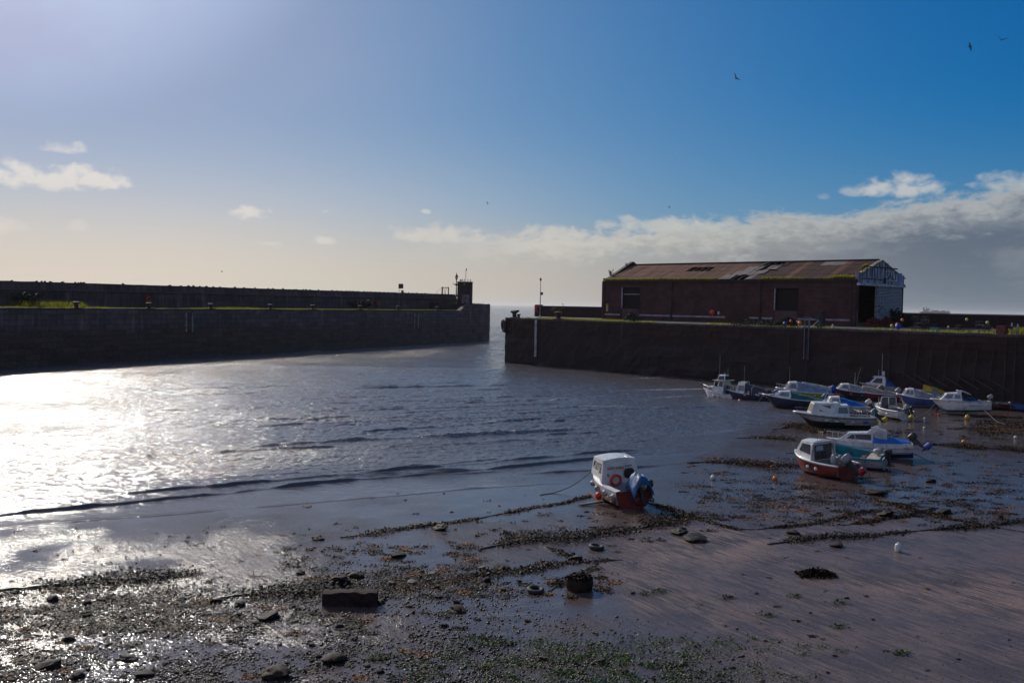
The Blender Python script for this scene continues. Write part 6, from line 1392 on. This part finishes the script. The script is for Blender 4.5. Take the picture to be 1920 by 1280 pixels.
for (px0, px1, off, rows, lb, grp) in [(1716, 1766, 7, 4, 'netted lobster pot in the stack beside the warehouse gable', 'lobster pots by the gable'), (1800, 1822, 7, 4, 'netted lobster pot in the stack behind the cyan crate', 'lobster pots left of the yellow floats'), (1838, 1868, 7, 3, 'netted lobster pot in the stack with a yellow float, far right', 'lobster pots at the far right'), (1413, 1450, 5, 2, 'netted lobster pot before the warehouse, between its downpipe and wide opening', 'lobster pots before the warehouse'), (1396, 1424, 5, 1, 'netted lobster pot before the warehouse, left of its middle downpipe', 'lobster pots left of the downpipe')]:
    xa, xb = q_at(px0, off), q_at(px1, off)
    for r_ in range(rows):
        x = xa+.3*r_*rs.random()
        while x < xb-(r_*.5):
            q = qw(x, off+rs.uniform(-.5, .5), QT+.03+.43*r_)
            if first: o = cr; o.location = q; first = False
            else: o = dup(cr, q, 0)
            o.rotation_euler = (rs.uniform(-.12, .12), rs.uniform(-.1, .1), qrz+rs.uniform(-.5, .5)); o['label'] = lb; o['group'] = grp; x += rs.uniform(.82, 1.1)
for (px, py, off, r_, mt, lb) in [(a_[0], a_[1], a_[2], a_[3]*.8, a_[4], a_[5]) for a_ in [(1446, 605, 4, .17, MATS['salmon'], 'small salmon float on the quay left of the wide warehouse opening'), (1473, 607, 4, .30, pm('purple_float', (.10, .08, .38), (.07, .05, .26), 3, .4), 'purple float on the quay below the wide warehouse opening'), (1484.5, 602.5, 5, .25, red, 'red float on the quay below the wide warehouse opening'),
    (1496, 602.5, 5, .12, bucket_y, 'tiny yellow float left of the orange float on the quay'), (1501, 606, 4, .33, orange, 'bright orange float on the quay left of the hooped ladder'), (1684, 609, 6, .26, orange, 'orange float on the quay right of the dark bush'), (1674, 611, 5, .24, bucket_y, 'yellow float on the quay under the dark bush'),
    (1685, 613, 4, .36, pm('royal_blue_float', (.02, .02, .55), (.02, .02, .4), 3, .4), 'royal blue float on the quay right of the dark bush'), (1693, 600, 9, .22, orange, 'orange float high on the pots right of the gable'), (1814, 599, 7, .19, pm('lemon_float', (.60, .55, .20), (.45, .4, .12), 3, .5), 'lemon float on top of the stack behind the cyan crate'),
    (1853, 605, 7, .22, MATS['lemon_float'], 'lemon float on top of the far right stack of pots'), (1780, 613, 3, .14, MATS['lemon_float'], 'small lemon float in the grass right of the cyan crate')]]:
    q = on_line(px, QO+QN*off, QDIR); Y_ = q.y; z = zat(px, py, Y_); o = tag(MB().ell((0, 0, 0), (r_, r_, r_*1.08), 14, 9).lathe((0, 0, r_), [(r_*.3, 0), (r_*.2, r_*.3)], 8).build('float', mt, smooth='auto'), lb, 'float'); o.location = (q.x, q.y, z)
q = qw(q_at(1755.5, 4.5), 4.5, QT); t = thing('fish_crate', 'cyan plastic fish crate on the quay right of the pots', 'crate', q, qrz+.1); cy_ = pm('cyan_plastic', (.01, .24, .26), (.01, .18, .2), 3, .45); MB().box((0, 0, .05), (.9, .5, .05)).build('bottom', cy_, t); mb = MB()
for (c_, d_) in (((0, -.25, .28), (.95, .04, .42)), ((0, .25, .28), (.95, .04, .42)), ((-.46, 0, .28), (.04, .46, .42)), ((.46, 0, .28), (.04, .46, .42))): mb.box(c_, d_)
mb.build('sides', cy_, t)
# heap of red net and yellow lettered barrier in the gable doorway
def heap(name, label, base, rx, ry, h_, n, mt, leaf=.1, rz=0):
    t = thing(name, label, 'net', base, rz); a = rng.uniform(0, 6.28, n); r_ = np.sqrt(rng.rand(n)); V = flakes(np.stack([rx*r_*np.cos(a), ry*r_*np.sin(a), h_*(1-r_**2)*(1+.3*rng.normal(size=n)*.3)+.02], 1), leaf, rng, 1.0)
    quads_obj('netting', V, mt, rng.rand(n), t); MB().ell((0, 0, 0), (rx*.85, ry*.85, h_*.8), 14, 8).build('bundle', mt, t, True); return t
q = FR+gn*gy(1620)+fd*1.5; heap('fishing_net', 'heap of dark red fishing net in the gable doorway', (q.x, q.y, QT), 2.4, 1.2, 1.1, 900, pm('red_net', (.16, .02, .015), (.08, .015, .012), 5, .8), .12, R(45))
q = FR+gn*gy(1640)+fd*1.8; heap('fishing_net', 'second heap of dark red net, right side of the gable doorway', (q.x, q.y, QT), 1.8, 1.0, 1.2, 700, MATS['red_net'], .12, R(45))
q = qw(q_at(1420, 4), 4, QT); heap('fishing_net', 'grey-green net heap before the warehouse at its middle downpipe', q, 4.5, 1.0, .8, 1100, pm('grey_green_net', (.035, .045, .035), (.018, .02, .018), 5, .9), .12, qrz)
q = qw(q_at(1478, 8), 8, QT); heap('fishing_net', 'dark round net heap under the wide warehouse opening', q, 1.3, 1.0, 1.1, 600, darkleaf, .14, qrz)
q = qw(q_at(1185, 6), 6, QT); heap('fishing_net', 'dull green net heap under the left warehouse window', q, 1.5, .8, 1.2, 500, MATS['grey_green_net'], .14, qrz)
q = qw(q_at(1540, 6), 6, QT); t = thing('stone_pillar', 'short square stone pillar in front of the warehouse, right of the hooped ladder', 'pillar', q, qrz); MB().box((0, 0, .95), (.8, .8, 1.9)).build('shaft', pm('dark_pillar', (.05, .045, .045), (.03, .025, .025), 3, .8), t); MB().box((0, 0, 1.98), (.95, .95, .14)).build('cap', MATS['pale_timber'], t)
q = qw(q_at(1562.5, 1.5), 1.5, QT+.05); t = thing('gas_bottle', 'small white bottle standing on the quay edge', 'bottle', q); MB().lathe((0, 0, 0), [(.10, 0), (.11, .05), (.11, .38), (.05, .5), (.04, .58)], 10).build('body', MATS['chalk_white'], t, 'auto')
q = qw(q_at(1878, .3), .3, 0)
# anything lettered at the foot of the gable: low dull yellow barrier boards
q = FR+gn*gy(1618)-gn*0+Vector((-.5, -2.0)); t = thing('barrier_board', 'dull yellow scrap boards at the foot of the gable doorway', 'boards', (q.x, q.y, QT), R(30)); MB().box((0, 0, .35), (2.6, .08, .5), .05).build('board', pm('dull_yellow', (.16, .11, .03), (.06, .04, .02), 3, .8), t); MB().box((-.9, .1, .2), (.1, .1, .4)).build('leg', tim, t); MB().box((.9, .1, .2), (.1, .1, .4)).build('leg', tim, t)

# ------------------------------------------------------------------ ship far out, birds
hz = Vector((0, 0, 0)); SD = 6000.0; a = PY(1725, 590, SD); c_ = PY(1781, 590, SD); SL = (c_-a).length
shipm = pm('ship_hull_red', (.30, .12, .10), (.25, .1, .09), .05, .7); shipw = pm('ship_white', (.35, .36, .38), None, .05, .6); shipd = pm('ship_deck_blue', (.12, .16, .22), None, .05, .7)
t = thing('tanker_ship', 'distant tanker with red hull and white bridge on the horizon at right', 'ship', (a.x, SD, 0)); hgt = lambda px_: px_/F*SD
MB().prism([(0, -12, -1), (SL*.93, -12, -1), (SL, -12, hgt(5.4)), (0, -12, hgt(5.0))], (0, 0, 0), (0, 24, 0)).build('hull', shipm, t)
MB().box((SL*.17, 0, hgt(6.8)), (SL*.18, 20, hgt(3.6))).box((SL*.24, 0, hgt(9.6)), (SL*.12, 20, hgt(3.2))).build('bridge', shipw, t); MB().box((SL*.12, 0, hgt(10.5)), (SL*.045, 8, hgt(4.4))).build('funnel', pm('ship_funnel', (.06, .08, .11), None, .05, .7), t)
MB().box((SL*.62, 0, hgt(5.9)), (SL*.62, 18, hgt(1.2))).box((SL*.50, 0, hgt(7.1)), (SL*.2, 12, hgt(1.6))).box((SL*.78, 0, hgt(6.9)), (SL*.1, 12, hgt(1.2))).bar((SL*.45, 0, hgt(6)), (SL*.38, 0, hgt(9)), 3).build('deck_gear', shipd, t)
MB().box((SL*.20, 0, hgt(13)), (3, 3, hgt(3))).build('mast', shipd, t); MB().box((SL*.945, 0, hgt(7)), (3, 3, hgt(4.5))).build('foremast', shipd, t)
featm = pm('dark_plumage', (.03, .028, .03), (.015, .014, .015), 8, .7)
def bird(px, py, dist, span, label, bank=0, head=0, dihed=20, pitch_=0):
    p = PY(px, py, dist); t = thing('gull', label, 'bird', p, rot=Euler((R(bank), R(pitch_), R(head)))); s = span
    b_ = MB().ell((0, 0, 0), (s*.20, s*.055, s*.05), 12, 8).ell((s*.19, 0, s*.015), (s*.06, s*.035, s*.035), 10, 6); b_.prism([(-s*.15, .03*s, 0), (-s*.15, -.03*s, 0), (-s*.28, -.055*s, 0), (-s*.28, .055*s, 0)], (0, 0, -.004*s), (0, 0, .008*s)); b_.lathe((s*.235, 0, s*.012), [(s*.012, 0), (s*.002, s*.04)], 6, rot=Matrix.Rotation(PI/2, 3, 'Y')); b_.build('body', featm, t, 'auto')
    for sg in (1, -1):
        d = math.tan(R(dihed)); pts = [(.07, .04, 0), (.10, .22, .22*d), (.02, .52, .40*d), (-.06, .50, .38*d), (-.07, .22, .20*d), (-.10, .04, 0)]
        MB().prism([(a_*s, sg*b2*s, c2*s) for a_, b2, c2 in pts], (0, 0, -.006*s), (0, 0, .006*s)).build('wing', featm, t)
bird(1819, 88, 62, .62, 'dark bird banking steeply high at right, lower of the upper right pair', 70, 10, 5); bird(1877, 75, 62, .66, 'dark bird highest and farthest right in the sky', 25, 60, 40); bird(1380.5, 147.5, 60, .55, 'dark bird flying in the blue sky above the warehouse', 35, 120, 35)
bird(1255, 389, 75, .35, 'dark speck of a bird just above the cloud bank over the warehouse roof', 5, 170, 25); bird(914.5, 382, 80, .38, 'small bird gliding in mid sky above the harbour mouth', 30, 40, 30); bird(416, 509.5, 80, .36, 'small gull low over the left pier parapet', 10, 200, 25)
for i, px in enumerate((863.5, 866.5, 870.5, 877.5, 882.5)):
    p = PY(px, 528.5, 243); t = thing('perched_bird', 'dark bird perched on the roof edge of the brick tower', 'bird', (p.x, tp.y-1.5, tp.z+5.47), R(200+i*23), 'birds perched on the tower')
    MB().ell((0, 0, .26), (.17, .10, .24), 10, 8, rot=Matrix.Rotation(R(-28), 3, 'Y')).ell((-.10, 0, .52), .085, 8, 6).box((.16, 0, .08), (.22, .07, .04)).build('body', featm, t, True); MB().tube([(0, .04, .1), (0, .04, 0)], .015, 4).build('leg', featm, t); MB().tube([(0, -.04, .1), (0, -.04, 0)], .015, 4).build('leg', featm, t)

# ------------------------------------------------------------------ sea air: the far water, the ship and the horizon fade
mb = MB(); mb.box((0, 15000, 32), (62000, 31400, 70)); hz_ = mb.build('haze', [bpy.data.materials.new('sea_haze')])
hm_ = hz_.data.materials[0]; hm_.use_nodes = True; t_ = NT(hm_.node_tree); t_.n.remove(t_.n['Principled BSDF']); v_ = t_.new('ShaderNodeVolumePrincipled'); v_.inputs['Color'].default_value = (.93, .95, .98, 1); v_.inputs['Density'].default_value = 4e-5; v_.inputs['Anisotropy'].default_value = .35
t_.l.new(v_.outputs[0], t_.n['Material Output'].inputs['Volume']); tag(hz_, kind='stuff')
